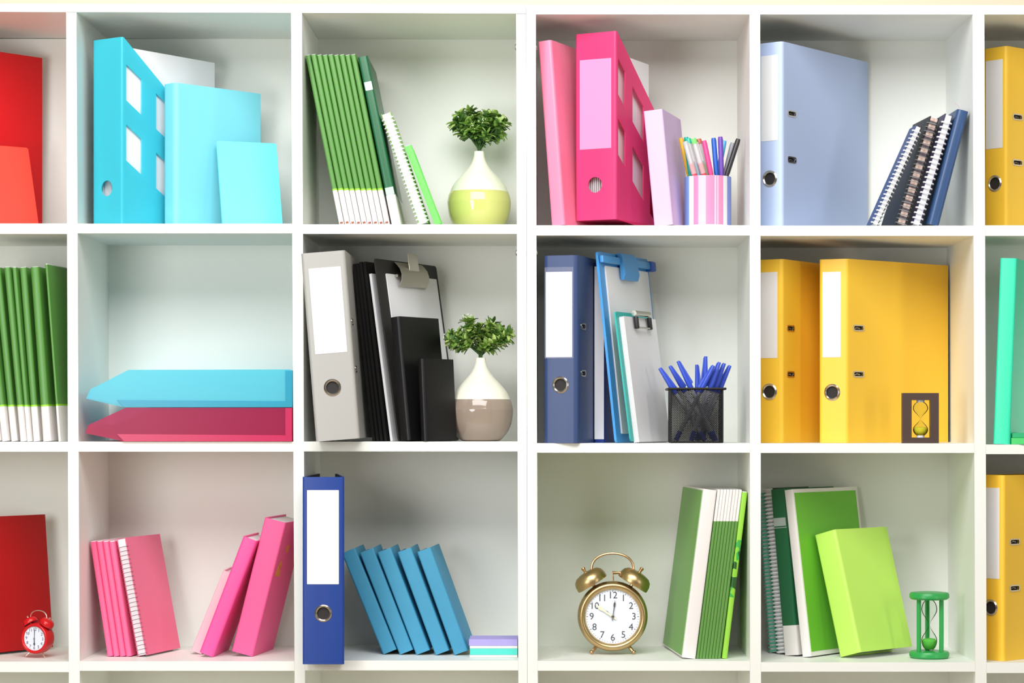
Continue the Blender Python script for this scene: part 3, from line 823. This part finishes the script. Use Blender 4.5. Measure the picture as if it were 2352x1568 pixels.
MTR = plastic('magenta_tray_thick', (240, 62, 124), .12, .45, .25)
CTR = plastic('cyan_tray_thick', (66, 196, 222), .12, .45, .25)
tray('translucent magenta letter tray, the lower of the two stacked trays', MT, MTR,
     [(285, 0), (195.5, 19), (203, 38), (289, 77.5), (671.2, 77.5), (671.2, 0)], SZ[(1, 1)] + .0003, 1014)
tray('translucent cyan letter tray stacked on the magenta one', CT, CTR,
     [(285, 0), (197.5, 20), (207, 41), (295, 86), (665, 87), (671.2, 85), (671.2, 0)], SZ[(1, 1)] + .0003 + 78.3 * 3.996 / FPX, 936)

# ------------------------------------------------------------------ vases with greenery
VP = [(38, 0), (46, 2.5), (52, 8), (63, 22), (71, 42), (74.5, 68), (74, 76), (71.5, 88), (68, 96), (60, 113), (45, 131), (29, 148), (18, 164), (12.5, 180), (11, 188), (11.5, 191), (9, 191), (8.5, 180), (10, 165)]
def vase(label, low, px, Y, zs):
    k = (DIST + .1) / FPX
    prof = [(0, .002)] + [(r * k, z * k) for r, z in VP]
    # smooth the outer profile
    def cr(P):
        out = []
        for i in range(len(P) - 1):
            p0, p1, p2, p3 = P[max(i - 1, 0)], P[i], P[i + 1], P[min(i + 2, len(P) - 1)]
            for s in range(4):
                t = s / 4
                out.append(tuple(.5 * ((2 * p1[q]) + (-p0[q] + p2[q]) * t + (2 * p0[q] - 5 * p1[q] + 4 * p2[q] - p3[q]) * t * t + (-p0[q] + 3 * p1[q] - 3 * p2[q] + p3[q]) * t ** 3) for q in (0, 1)))
        out.append(P[-1]); return out
    outer = cr(prof[1:15]) + prof[16:]
    outer = [(0, 0.0)] + outer
    split = 95.5 * k
    # insert the glaze line
    P = []
    for i, p in enumerate(outer):
        if P and P[-1][1] < split < p[1] and i < len(outer) - 5:
            a = P[-1]; f = (split - a[1]) / (p[1] - a[1]); P.append((a[0] + (p[0] - a[0]) * f, split))
        P.append(p)
    mis = [1 if (P[i][1] + P[i + 1][1]) / 2 < split else 0 for i in range(len(P) - 1)]
    bm = NB(); lathe(bm, P, 72, mis=mis)
    o = finish('vase', bm, [mat('cream_glaze', (232, 231, 214), .5), low], angle=60)
    tag(o, label, 'vase')
    o.matrix_world = Matrix.Translation((PX(px, Y), Y, zs + .0002))
    return o, 191 * k
def greenery(label, px, Y, zmouth, rx, rz, zc, seed, lighter, lumps):
    rnd = random.Random(seed)
    o = thing('artificial_plant', label, 'plant')
    fb, sb, wb_ = NB(), NB(), NB()
    def leaf(p, d, L, W, mi):
        d = d.normalized(); s = d.cross(Vector((rnd.uniform(-.3, .3), rnd.uniform(-.3, .3), 1))).normalized(); n = s.cross(d)
        curl = rnd.uniform(-.15, .35) * L
        prof = [(0, .12), (.25, .8), (.5, 1), (.78, .72), (1, .05)]
        L_, R2, C = [], [], []
        for u, w in prof:
            c = p + d * (L * u) - n * (curl * u * u)
            C.append(fb.verts.new(c - n * W * .18)); L_.append(fb.verts.new(c + s * W * w * .5)); R2.append(fb.verts.new(c - s * W * w * .5))
        for i in range(len(prof) - 1):
            face(fb, [L_[i], C[i], C[i + 1], L_[i + 1]], mi); face(fb, [C[i], R2[i], R2[i + 1], C[i + 1]], mi)
    for (lx, lz) in lumps:
        for q in range(2):
            ly = rnd.uniform(-1, 1) * rx * .55
            end = Vector((lx * rx + rnd.uniform(-.004, .004), ly, zc + lz * rz + rnd.uniform(-.003, .003)))
            base = Vector((rnd.uniform(-.0022, .0022), rnd.uniform(-.0022, .0022), -.012))
            mid = Vector((end.x * .3, end.y * .3, zc * .45))
            tube(sb, [base, Vector((base.x * 1.2, base.y * 1.2, .004)), mid, end], [.0013, .0012, .001, .0007], 6)
            out = (end - Vector((0, 0, zc * .25))).normalized()
            for w_ in range(3):
                c = end - out * (.007 * w_)
                nl = 7
                for a in range(nl):
                    th = 2 * math.pi * (a + rnd.random() * .5) / nl
                    t1 = out.orthogonal().normalized(); t2 = out.cross(t1)
                    d = t1 * math.cos(th) + t2 * math.sin(th) + out * rnd.uniform(.1, .9)
                    up = end.z > zc
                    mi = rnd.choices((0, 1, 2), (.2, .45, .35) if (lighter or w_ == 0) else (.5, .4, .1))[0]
                    leaf(c + out * rnd.uniform(-.002, .002), d, rnd.uniform(.011, .0165), rnd.uniform(.006, .0095), mi)
            if rnd.random() < .35:
                for a in range(6):
                    v = end + out * .006 + Vector((rnd.uniform(-.005, .005), rnd.uniform(-.005, .002), rnd.uniform(-.005, .005)))
                    bmesh.ops.create_icosphere(wb_, subdivisions=1, radius=.0012, matrix=Matrix.Translation(v))
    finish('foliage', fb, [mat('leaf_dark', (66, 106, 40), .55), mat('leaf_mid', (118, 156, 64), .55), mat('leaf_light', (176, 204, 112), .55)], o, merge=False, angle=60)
    finish('stems', sb, mat('stem_green', (48, 78, 32), .6), o, merge=False)
    finish('flower_buds', wb_, mat('bud_cream', (226, 236, 190), .6), o, merge=False)
    o.matrix_world = Matrix.Translation((PX(px, Y), Y, zmouth))
    return o
v1, vh = vase('round vase with white neck and lime green belly in the top row', mat('lime_glaze', (206, 204, 122), .1, coat=.5), 1100.5, .185, SZ[(0, 2)])
greenery('bushy artificial greenery in the lime and white vase', 1101, .185, SZ[(0, 2)] + vh, .046, .030, .047, 3, False,
         [(-.95, .1), (-.75, .55), (-.7, -.3), (-.35, .95), (-.4, .2), (-.05, .6), (.0, -.1), (.3, .65), (.4, .05), (.6, .5), (.95, .15), (.9, -.35), (.6, -.6), (.3, -.7), (-.2, -.35), (.1, .2), (-.55, -.05), (.75, .1)])
v2, vh = vase('round vase with white neck and taupe belly in the middle row', mat('taupe_glaze', (152, 136, 122), .1, coat=.5), 1104, .1, SZ[(1, 2)])
greenery('spreading artificial greenery in the taupe and white vase', 1104, .1, SZ[(1, 2)] + vh, .053, .026, .040, 5, True,
         [(-.98, -.05), (-.95, -.5), (-.7, .15), (-.65, -.65), (-.4, .85), (-.3, .3), (-.05, .5), (.0, -.2), (.25, .3), (.35, .75), (.5, .1), (.7, .3), (.98, .1), (.85, -.3), (.55, -.6), (.25, -.6), (-.45, -.25), (-.75, -.25)])

# ------------------------------------------------------------------ clocks
def text_mesh(s, size):
    cu = bpy.data.curves.new('numeral_text', 'FONT'); cu.body = s; cu.size = size; cu.align_x = 'CENTER'; cu.align_y = 'CENTER'
    cu.extrude = 0.00015
    ob = bpy.data.objects.new('numeral_text', cu); COL.objects.link(ob)
    dg = bpy.context.evaluated_depsgraph_get()
    me = bpy.data.meshes.new_from_object(ob.evaluated_get(dg))
    bpy.data.objects.remove(ob); bpy.data.curves.remove(cu)
    return me
def alarm_clock(label, R, body_m, bell_m, metal_m, hands, numeral_m, dial_m, depth=.75, hour_m=None, minute_m=None, hammer=True, foot=1.0):
    o = thing('alarm_clock', label, 'alarm clock')
    My = Matrix.Rotation(R_(90), 4, 'X')            # lathe axis z -> -y (towards the viewer)
    def L(prof, name, m, parent=o, seg=64):
        bm = NB(); lathe(bm, [(r * R, z * R) for r, z in prof], seg, My); return finish(name, bm, m, parent, angle=50)
    L([(0, -depth), (.62, -depth), (.8, -depth + .04), (.93, -depth + .16), (.985, -depth + .34), (1.0, -.22), (.99, -.1), (.965, -.02)], 'body', body_m)
    L([(.965, -.03), (.97, .02), (.94, .075), (.885, .1), (.83, .085), (.785, .04), (.77, -.02), (.77, -.05)], 'bezel', body_m)
    d = L([(0, -.02), (.5, -.02), (.78, -.02)], 'dial', dial_m)
    nb_ = NB()
    for i in range(1, 13):
        me = text_mesh(str(i), .27 * R)
        a = R_(90 - 30 * i); M = Matrix.Translation((.6 * R * math.cos(a), .016 * R, .6 * R * math.sin(a))) @ My
        me.transform(M); nb_.from_mesh(me); bpy.data.meshes.remove(me)
    for i in range(60):
        a = R_(6 * i); r0, r1 = (.715, .745) if i % 5 else (.70, .745); wd_ = .004 if i % 5 else .008
        c, s = math.cos(a), math.sin(a)
        q = [(r0 * c - wd_ * s, r0 * s + wd_ * c), (r1 * c - wd_ * s, r1 * s + wd_ * c), (r1 * c + wd_ * s, r1 * s - wd_ * c), (r0 * c + wd_ * s, r0 * s - wd_ * c)]
        plate(nb_, (0, .0165 * R, 0), (1, 0, 0), (0, 0, 1), .004 * R, [(x * R, y * R) for x, y in q])
    finish('numerals', nb_, numeral_m, d, merge=False)
    def hand(name, ang, L0, W, m, y, spade):
        bm = NB(); a = R_(90 - ang); U = Vector((math.cos(a), 0, math.sin(a))); V = Vector((-math.sin(a), 0, math.cos(a)))
        out = [(-.12, -W * .6), (L0 * .55, -W), (L0 * .62, -W * spade), (L0 * .76, -W * spade), (L0 * .84, -W * .6), (L0, 0), (L0 * .84, W * .6), (L0 * .76, W * spade), (L0 * .62, W * spade), (L0 * .55, W), (-.12, W * .6)]
        plate(bm, (0, -y * R, 0), U, V, .008 * R, [(u * R, v * R) for u, v in out]); finish(name, bm, m, o)
    for nm, ang, l0, w0, m, yy, sp in hands: hand(nm, ang, l0, w0, m, yy, sp)
    L([(0, .06), (.04, .055), (.055, .03), (.055, -.02)], 'hand_hub', CHROME, o, 20)
    cy = depth * .42 * R
    for s in (-1, 1):
        ax = Vector((s * .53, 0, .85)).normalized()
        base = ax * (1.10 * R) + Vector((0, cy, 0))
        M = Matrix.Translation(base) @ ax.to_track_quat('Z', 'Y').to_matrix().to_4x4()
        bm = NB()
        lathe(bm, [(.465 * R, -.04 * R), (.475 * R, -.02 * R), (.47 * R, .12 * R), (.43 * R, .23 * R), (.34 * R, .31 * R), (.2 * R, .35 * R), (.08 * R, .36 * R), (0, .362 * R)], 40, M)
        lathe(bm, [(.465 * R, -.04 * R), (.45 * R, .0), (.44 * R, .12 * R), (.37 * R, .22 * R), (.25 * R, .29 * R), (0, .32 * R)], 40, M)
        b = finish('bell', bm, bell_m, o, angle=50)
        bm = NB(); lathe(bm, [(0, .52 * R), (.045 * R, .51 * R), (.06 * R, .48 * R), (.05 * R, .44 * R), (.04 * R, .40 * R), (.05 * R, .36 * R), (.05 * R, .33 * R)], 16, M); finish('bell_knob', bm, metal_m, b)
        bm = NB(); tube(bm, [base - ax * .16 * R, base + ax * .3 * R], .05 * R, 10); finish('bell_post', bm, metal_m, b)
        ft = [Vector((s * .42 * R, cy * .7, -.80 * R)), Vector((s * .51 * R, cy * .55, -.92 * R * (foot + 1) / 2)), Vector((s * .60 * R * foot, cy * .4, -1.02 * R * foot))]
        bm = NB(); tube(bm, [ft[0], ft[1], ft[2]], [.05 * R, .05 * R, .045 * R], 10)
        bmesh.ops.create_icosphere(bm, subdivisions=2, radius=.062 * R, matrix=Matrix.Translation(ft[2]))
        finish('foot', bm, metal_m, o, merge=False)
    pts = []
    for k in range(25):
        t = k / 24; x = -.62 + 1.24 * t
        ang = math.pi * (1 - t)
        pts.append((.60 * R * math.cos(ang) * (1.0 + .0 * t), cy, (1.28 + .5 * math.sin(ang) ** .75) * R))
    bm = NB(); tube(bm, pts, .035 * R, 10); finish('handle', bm, metal_m, o)
    if hammer:
        bm = NB(); tube(bm, [(.0 * R, cy, 1.22 * R), (.02 * R, cy, 1.225 * R), (.3 * R, cy, 1.23 * R)], [.055 * R, .045 * R, .035 * R], 10)
        tube(bm, [(.02 * R, cy, 1.2 * R), (.02 * R, cy, .96 * R)], .02 * R, 8); finish('hammer', bm, metal_m, o, merge=False)
    return o
BRASS = mat('antique_brass', (200, 172, 124), .34, 1.0)
COPP = mat('warm_brass', (204, 166, 124), .3, 1.0)
DIAL = mat('dial_white', (232, 238, 250), .4)
INK = mat('numeral_ink', (70, 72, 80), .6)
ck = alarm_clock('brass twin bell alarm clock showing ten o clock in the bottom row', .0615, BRASS, BRASS, COPP,
                 [('hour_hand', -55, .62, .03, mat('ivory_hand', (246, 238, 205), .4), .035, 1.6), ('minute_hand', 8, .5, .012, mat('dark_hand', (96, 80, 84), .4), .028, 2.2),
                  ('alarm_hand', -50, .3, .012, INK, .01, 1.6)], INK, DIAL)
put(ck, rot(0), (0, 0, 0), 1407.5, .105, SZ[(2, 3)])
REDP = mat('red_enamel', (206, 16, 24), .3)
NICK = mat('warm_nickel', (222, 196, 176), .28, .85)
rk = alarm_clock('small red twin bell alarm clock at the left edge of the bottom row', .0268, REDP, REDP, NICK,
                 [('hour_hand', 178, .5, .03, INK, .03, 2.0), ('minute_hand', 0, .68, .02, INK, .025, 1.2)], INK, DIAL, depth=1.05, hammer=False, foot=1.14)
put(rk, rot(-19, 2), (0, 0, 0), 79, .06, SZ[(2, 0)])

# ------------------------------------------------------------------ hourglasses
def bulb(H, r, neck=.06, n=22):
    """double bulb profile between z=0 and z=H"""
    out = []
    for i in range(2 * n + 1):
        t = i / (2 * n); u = abs(t - .5) * 2       # 0 at neck, 1 at ends
        v = neck + (1 - neck) * math.sin(min(u / .62, 1) * math.pi / 2) ** 1.7 if u < .62 else math.sqrt(max(0, 1 - ((u - .62) / .42) ** 2))
        out.append((r * v, H * t))
    return out
GL = glass('clear_glass')
GRP = mat('green_painted_wood', (44, 160, 78), .35)
hg = thing('hourglass', 'green hourglass with round end caps and three posts beside the lime book', 'hourglass')
Rg = .0343
for z0, nm in ((0, 'base_cap'), (.1015, 'top_cap')):
    bm = NB(); lathe(bm, [(0, z0), (Rg * .9, z0), (Rg, z0 + .003), (Rg, z0 + .0085), (Rg * .94, z0 + .0115), (Rg * .7, z0 + .0125), (0, z0 + .0125)], 48); finish(nm, bm, GRP, hg)
for a in (205, 335, 90):
    bm = NB(); x, y = .0215 * math.cos(R_(a)) , .0215 * math.sin(R_(a)); tube(bm, [(x, y, .012), (x, y, .102)], .0039, 14); finish('post', bm, GRP, hg)
prof = [(r, z + .0135) for r, z in bulb(.087, .0135)]
bm = NB(); lathe(bm, prof, 32); gg = finish('glass_bulb', bm, GL, hg, angle=80)
bm = NB(); lathe(bm, [(0, .0142)] + [(r * .93, z) for r, z in prof if .0145 < z < .031] + [(.010, .033), (0, .0345)], 32); finish('sand', bm, mat('green_sand', (96, 190, 70), .8), gg)
put(hg, rot(0), (0, 0, 0), 2134.5, .075, SZ[(2, 4)])
WEN = mat('dark_wenge', (72, 54, 46), .5, bump=.1, bscale=300)
hb = thing('hourglass', 'small hourglass in a dark brown rectangular frame before the yellow binder', 'hourglass')
bm = NB(); plate(bm, (0, 0, 0), (1, 0, 0), (0, 0, 1), .026, rect(0, 0, .0615, .0855), [rect(.0155, .0095, .0475, .0735)]); finish('frame', bm, WEN, hb)
prof = [(r, z + .0125) for r, z in bulb(.058, .0128)]
Mh = Matrix.Translation((.0315, .013, 0))
bm = NB(); lathe(bm, prof, 32, Mh); gg = finish('glass_bulb', bm, GL, hb, angle=80)
bm = NB(); lathe(bm, [(0, .0135)] + [(r * .93, z) for r, z in prof if .0138 < z < .025] + [(.0095, .027), (0, .028)], 32, Mh); finish('sand', bm, mat('olive_sand', (214, 196, 40), .8), gg)
for z0, z1 in ((.0095, .013), (.070, .0735)):
    bm = NB(); lathe(bm, [(0, z0), (.0068, z0), (.0068, z1), (0, z1)], 24, Mh); finish('glass_seat', bm, mat('clear_white', (226, 228, 236), .3), hb)
put(hb, rot(-4), (0, 0, 0), 2073, .012, SZ[(1, 4)])

# ------------------------------------------------------------------ pens and cups
def pen_frame(p, q):
    d = (q - p); L = d.length
    return Matrix.Translation(p) @ d.normalized().to_track_quat('Z', 'X').to_matrix().to_4x4(), L
cup_Y, cup_px = .09, 1626.0
cr_, ch = 53.5 * (DIST + .09) / FPX, .0905
cup = thing('pen_cup', 'round pink, white and blue striped pen cup full of coloured pens', 'pen cup')
SP = [mat('stripe_blue', (130, 166, 222), .4), mat('stripe_white', (230, 227, 229), .4), mat('stripe_pink', (240, 138, 178), .4), mat('stripe_pale_pink', (236, 190, 210), .4), mat('stripe_violet', (124, 142, 212), .4)]
# stripe edges measured across the front, in fractions of the radius
edges = [(-1, -.84, 0), (-.84, -.66, 1), (-.66, -.47, 2), (-.47, -.15, 3), (-.15, .22, 2), (.22, .29, 3), (.29, .34, 2), (.34, .39, 3), (.39, .6, 2), (.6, .78, 1), (.78, 1, 4)]
bm = NB(); seg = 120
zs_ = [0, .006, ch]
def ang_mat(a):
    if math.sin(a) > 0.02: return [0, 1, 2, 3, 2, 1][int(a / math.pi * 12) % 6]
    x = math.cos(a)
    for e0, e1, m in edges:
        if e0 <= x <= e1: return m
    return 0
angs = sorted(set([math.atan2(-math.sqrt(max(0, 1 - e[0] ** 2)), e[0]) % (2 * math.pi) for e in edges] + [2 * math.pi * i / seg for i in range(seg)]))
n = len(angs)
ri = cr_ - .0035
vo = [[bm.verts.new((cr_ * math.cos(a), cr_ * math.sin(a), z)) for a in angs] for z in zs_]
vi = [[bm.verts.new((ri * math.cos(a), ri * math.sin(a), z)) for a in angs] for z in (.004, ch)]
for i in range(n):
    j = (i + 1) % n; am = (angs[i] + (angs[j] if j else 2 * math.pi)) / 2
    face(bm, [vo[0][i], vo[0][j], vo[1][j], vo[1][i]], 1)
    face(bm, [vo[1][i], vo[1][j], vo[2][j], vo[2][i]], ang_mat(am))
    face(bm, [vo[2][i], vo[2][j], vi[1][j], vi[1][i]], 1)
    face(bm, [vi[1][i], vi[1][j], vi[0][j], vi[0][i]], 1)
face(bm, vo[0][::-1], 1); face(bm, vi[0], 1)
finish('cup_wall', bm, SP, cup, angle=30)
put(cup, rot(0), (0, 0, 0), cup_px, cup_Y, SZ[(0, 3)])
CLEARP = plastic('clear_plastic', (238, 236, 236), .45, .3, .15, (250, 250, 250))
def felt_pen(label, c, p, q, r=.0043):
    M, L = pen_frame(p, q)
    o = thing('felt_pen', label, 'pen', 'coloured pens in the striped cup')
    m = mat('pen_' + label.split(' pen')[0].replace(' ', '_').replace('-', '_'), c, .35)
    bm = NB(); lathe(bm, [(0, .0), (r * .5, .0), (r * .92, .012), (r * .92, L * .62), (0, L * .62)], 16); finish('barrel', bm, m, o)
    bm = NB(); lathe(bm, [(0, L * .6), (r, L * .6), (r * 1.03, L * .97), (r * .85, L), (0, L)], 16); finish('cap', bm, m, o)
    o.matrix_world = M; return o
def gel_pen(label, c, p, q, capc=None, r=.0046):
    M, L = pen_frame(p, q)
    o = thing('gel_pen', label, 'pen', 'coloured pens in the striped cup')
    m = mat('pen_' + label.split(' gel')[0].replace(' ', '_').replace('-', '_'), c, .3)
    bm = NB(); lathe(bm, [(0, 0), (r * .4, .0), (r * .9, .014), (r * .9, L * .72), (0, L * .72)], 16); finish('barrel', bm, m, o)
    bm = NB(); lathe(bm, [(0, L * .985), (r * .9, L * .985), (r, L * .97), (r * 1.05, L * .60), (r * .95, L * .60)], 16); cpt = finish('clear_cap', bm, CLEARP, o)
    bm = NB(); lathe(bm, [(0, L * .94), (r * .45, L * .94), (r * .3, L * .72)], 12); finish('pen_point', bm, mat('white_plastic', (244, 244, 244), .35), o)
    if capc:
        bm = NB(); lathe(bm, [(0, L * 1.01), (r * .9, L * 1.01), (r * 1.05, L), (r * 1.05, L * .95), (0, L * .95)], 16); finish('cap_end', bm, mat('cap_' + label.split(' gel')[0].replace(' ', '_').replace('-', '_'), capc, .35), o)
    bm = NB(); box(bm, r * .95, r * 1.35, -.0013, .0013, L * .74, L * .96); finish('clip', bm, CLEARP, cpt)
    o.matrix_world = M; return o
def line_pts(t, m, Y, zs, rad, cpx, cY, zmin=.006):
    a, b = PT(t[0], t[1], Y), PT(m[0], m[1], Y)
    d = b - a
    e = a + d * ((zs + zmin - a.z) / d.z)
    cx = PX(cpx, cY)
    lim = math.sqrt(max(0, rad ** 2 - (Y - cY) ** 2))
    e.x = min(max(e.x, cx - lim), cx + lim)
    return e, a
def cup_pen(kind, label, c, t, m, Y, **k):
    e, a = line_pts(t, m, Y, SZ[(0, 3)], ri - .009, cup_px, cup_Y)
    return kind(label, c, e, a, **k)
cup_pen(felt_pen, 'yellow pen at the left side of the striped cup', (246, 196, 60), (1564, 317), (1583, 405), .108)
cup_pen(felt_pen, 'teal pen standing upright at the left of the striped cup', (28, 170, 150), (1576, 315), (1586, 405), .094)
cup_pen(gel_pen, 'red gel pen with clear cap, the left one of two red pens', (238, 70, 84), (1573, 322), (1596, 405), .066)
cup_pen(gel_pen, 'light blue gel pen with clear cap between the two red pens', (150, 208, 232), (1581, 320), (1605, 405), .08, capc=(40, 190, 160))
cup_pen(gel_pen, 'red gel pen with clear cap, the right one of two red pens', (240, 84, 96), (1593, 320), (1617, 404), .07, capc=(120, 230, 110))
cup_pen(gel_pen, 'light green gel pen with clear cap and brown end', (150, 205, 96), (1605, 321), (1626, 404), .086, capc=(190, 104, 78))
cup_pen(felt_pen, 'hot pink pen leaning in the middle of the striped cup', (240, 70, 140), (1617, 323), (1636, 404), .074)
cup_pen(felt_pen, 'blue pen in the striped cup left of the purple one', (36, 96, 196), (1639, 317), (1646, 404), .084)
cup_pen(felt_pen, 'purple pen in the striped cup, tallest of the right half', (108, 70, 172), (1654.5, 314), (1663, 406), .08)
cup_pen(felt_pen, 'sky blue pen behind the purple pen', (86, 176, 226), (1664, 323), (1660, 405), .118)
cup_pen(felt_pen, 'grey pen behind the black pen', (150, 150, 156), (1683, 328), (1664, 405), .112)
cup_pen(felt_pen, 'black pen leaning right at the right rim of the striped cup', (40, 40, 42), (1696, 319), (1668, 406), .078)

# wire mesh cup
mc = thing('mesh_pen_cup', 'square black wire mesh cup full of blue ballpoint pens', 'pen cup')
S2, H2 = .0885, .0925
WIRE = mat('black_wire', (26, 26, 26), .4, .3)
bm = NB(); pitch = .0030; rw = .00042
def wires(o, U, W, H):
    o, U = Vector(o), Vector(U); V = Vector((0, 0, 1)); N = U.cross(V)
    for sgn in (1, -1):
        k = -H
        while k < W + H:
            # line u = k + sgn*v
            us = []
            a0, a1 = (k, k + H) if sgn > 0 else (k + H, k)
            v0, v1 = 0.0, H
            u0, u1 = (k, k + H) if sgn > 0 else (k + H, k)
            pts = []
            for v in (0.0, H):
                u = k + v if sgn > 0 else k + H - v
                if 0 <= u <= W: pts.append((u, v))
            for u in (0.0, W):
                v = u - k if sgn > 0 else k + H - u
                if 0 < v < H: pts.append((u, v))
            if len(pts) >= 2:
                p, q = o + U * pts[0][0] + V * pts[0][1], o + U * pts[1][0] + V * pts[1][1]
                d = (q - p)
                if d.length > .002:
                    d.normalize(); s = d.cross(N).normalized() * rw; nn = N * rw
                    hexa(bm, [p + s + nn, p - s + nn, p - s - nn, p + s - nn, q + s + nn, q - s + nn, q - s - nn, q + s - nn])
            k += pitch
a = S2 / 2
for o_, U in (((-a, -a, 0), (1, 0, 0)), ((a, -a, 0), (0, 1, 0)), ((a, a, 0), (-1, 0, 0)), ((-a, a, 0), (0, -1, 0))): wires(o_, U, S2, H2)
finish('mesh_wall', bm, WIRE, mc, merge=False)
bm = NB(); box(bm, -a, a, -a, a, 0, .0018); finish('cup_base', bm, WIRE, mc)
bm = NB(); e_ = a + .0045; tube(bm, [(-e_, -e_, H2), (e_, -e_, H2), (e_, e_, H2), (-e_, e_, H2)], .0021, 8, closed=True); finish('rim', bm, WIRE, mc)
bm = NB()
for sx in (-1, 1):
    for sy in (-1, 1): tube(bm, [(sx * a, sy * a, .001), (sx * a, sy * a, H2)], .0011, 6)
finish('corner_wire', bm, WIRE, mc, merge=False)
mcY = .07; put(mc, rot(0), (0, 0, 0), 1597.5, mcY, SZ[(1, 3)])
PENB = mat('ballpoint_blue', (50, 80, 196), .3)
PENG = mat('ballpoint_barrel', (196, 198, 206), .25)
def ballpoint(label, p, q):
    M, L = pen_frame(p, q)
    o = thing('ballpoint_pen', label, 'pen', 'blue ballpoint pens in the mesh cup')
    bm = NB(); lathe(bm, [(0, .014), (.0036, .014), (.0036, L - .03), (0, L - .03)], 14); finish('barrel', bm, PENG, o)
    bm = NB(); lathe(bm, [(0, 0), (.0034, 0), (.0039, .002), (.0039, .0175), (0, .0175)], 14); finish('end_plug', bm, PENB, o)
    bm = NB(); lathe(bm, [(0, L), (.0026, L), (.003, L - .0015), (.0046, L - .036), (.0048, L - .052), (.0036, L - .052), (.0036, L - .045)], 14); c = finish('cap', bm, PENB, o)
    bm = NB(); hexa(bm, [(.0040, -.0016, L - .046), (.0078, -.0014, L - .044), (.0078, .0014, L - .044), (.0040, .0016, L - .046), (.0024, -.0016, L - .003), (.0036, -.0014, L - .002), (.0036, .0014, L - .002), (.0024, .0016, L - .003)]); finish('cap_clip', bm, PENB, c)
    o.matrix_world = M @ Matrix.Rotation(R_(-20), 4, 'Z'); return o
BP = [((1515, 845), (1544, 891), .055, 'blue ballpoint pen leaning furthest left in the mesh cup'), ((1538, 840), (1565, 885), .075, 'blue ballpoint pen leaning left, second in the mesh cup'),
      ((1557, 829), (1587, 891), .045, 'blue ballpoint pen leaning left, tallest of the left three'), ((1600.5, 837), (1602, 882), .095, 'blue ballpoint pen upright in the middle of the mesh cup'),
      ((1621, 818), (1619.5, 888), .085, 'tallest blue ballpoint pen in the mesh cup'), ((1639, 839), (1606, 890), .04, 'blue ballpoint pen slanting right in front of the tall one'),
      ((1652.6, 831.5), (1632, 888), .052, 'blue ballpoint pen leaning right, thickest looking of the right group'), ((1664, 834), (1644, 888), .066, 'blue ballpoint pen leaning right, second from the right rim'),
      ((1677, 839), (1655.5, 888), .08, 'blue ballpoint pen leaning furthest right in the mesh cup')]
for t, m, Y, lb in BP:
    e, s = line_pts(t, m, Y, SZ[(1, 3)], 1.0, 1597.5, mcY, .004)
    cx = PX(1597.5, mcY); e.x = min(max(e.x, cx - .036), cx + .036)
    ballpoint(lb, e, s)

# ------------------------------------------------------------------ camera
cam = bpy.data.cameras.new('camera'); co = bpy.data.objects.new('camera', cam); COL.objects.link(co)
cam.sensor_fit = 'HORIZONTAL'; cam.sensor_width = 36.0; cam.lens = FPX / 2352 * 36.0
cam.shift_x = (1176 - CX) / 2352; cam.shift_y = (CY - 784) / 2352
co.location = (0, -DIST, CZ); co.rotation_euler = (R_(90), 0, 0)
cam.clip_end = 50
scene.camera = co

# ------------------------------------------------------------------ light
def area(name, loc, target, size, energy, shape='DISK', size_y=None, color=(1, 1, 1)):
    l = bpy.data.lights.new(name, 'AREA'); l.shape = shape; l.size = size; l.energy = energy; l.color = color
    if size_y: l.size_y = size_y
    o = bpy.data.objects.new(name, l); COL.objects.link(o)
    o.location = loc; o.rotation_euler = (Vector(target) - Vector(loc)).to_track_quat('-Z', 'Y').to_euler()
    return o
area('key_softbox', (-1.3, -2.1, CZ + .1), (-.1, 0, CZ + .2), .9, 18)
area('overhead_softbox', (-.2, -1.7, CZ + 1.42), (0, 0, CZ + .1), 2.0, 60, 'RECTANGLE', 1.2)
area('strip_softbox', (2.0, -2.0, CZ + .15), (.2, 0, CZ + .1), .25, 7, 'RECTANGLE', 1.1)
w = bpy.data.worlds.new('world'); scene.world = w; w.use_nodes = True
bg = w.node_tree.nodes['Background']; bg.inputs[0].default_value = (1, .93, .84, 1); bg.inputs[1].default_value = .13

scene.view_settings.view_transform = 'Standard'; scene.view_settings.look = 'None'
scene.view_settings.exposure = 0.09; scene.view_settings.gamma = 1.0
scene.view_settings.use_curve_mapping = False
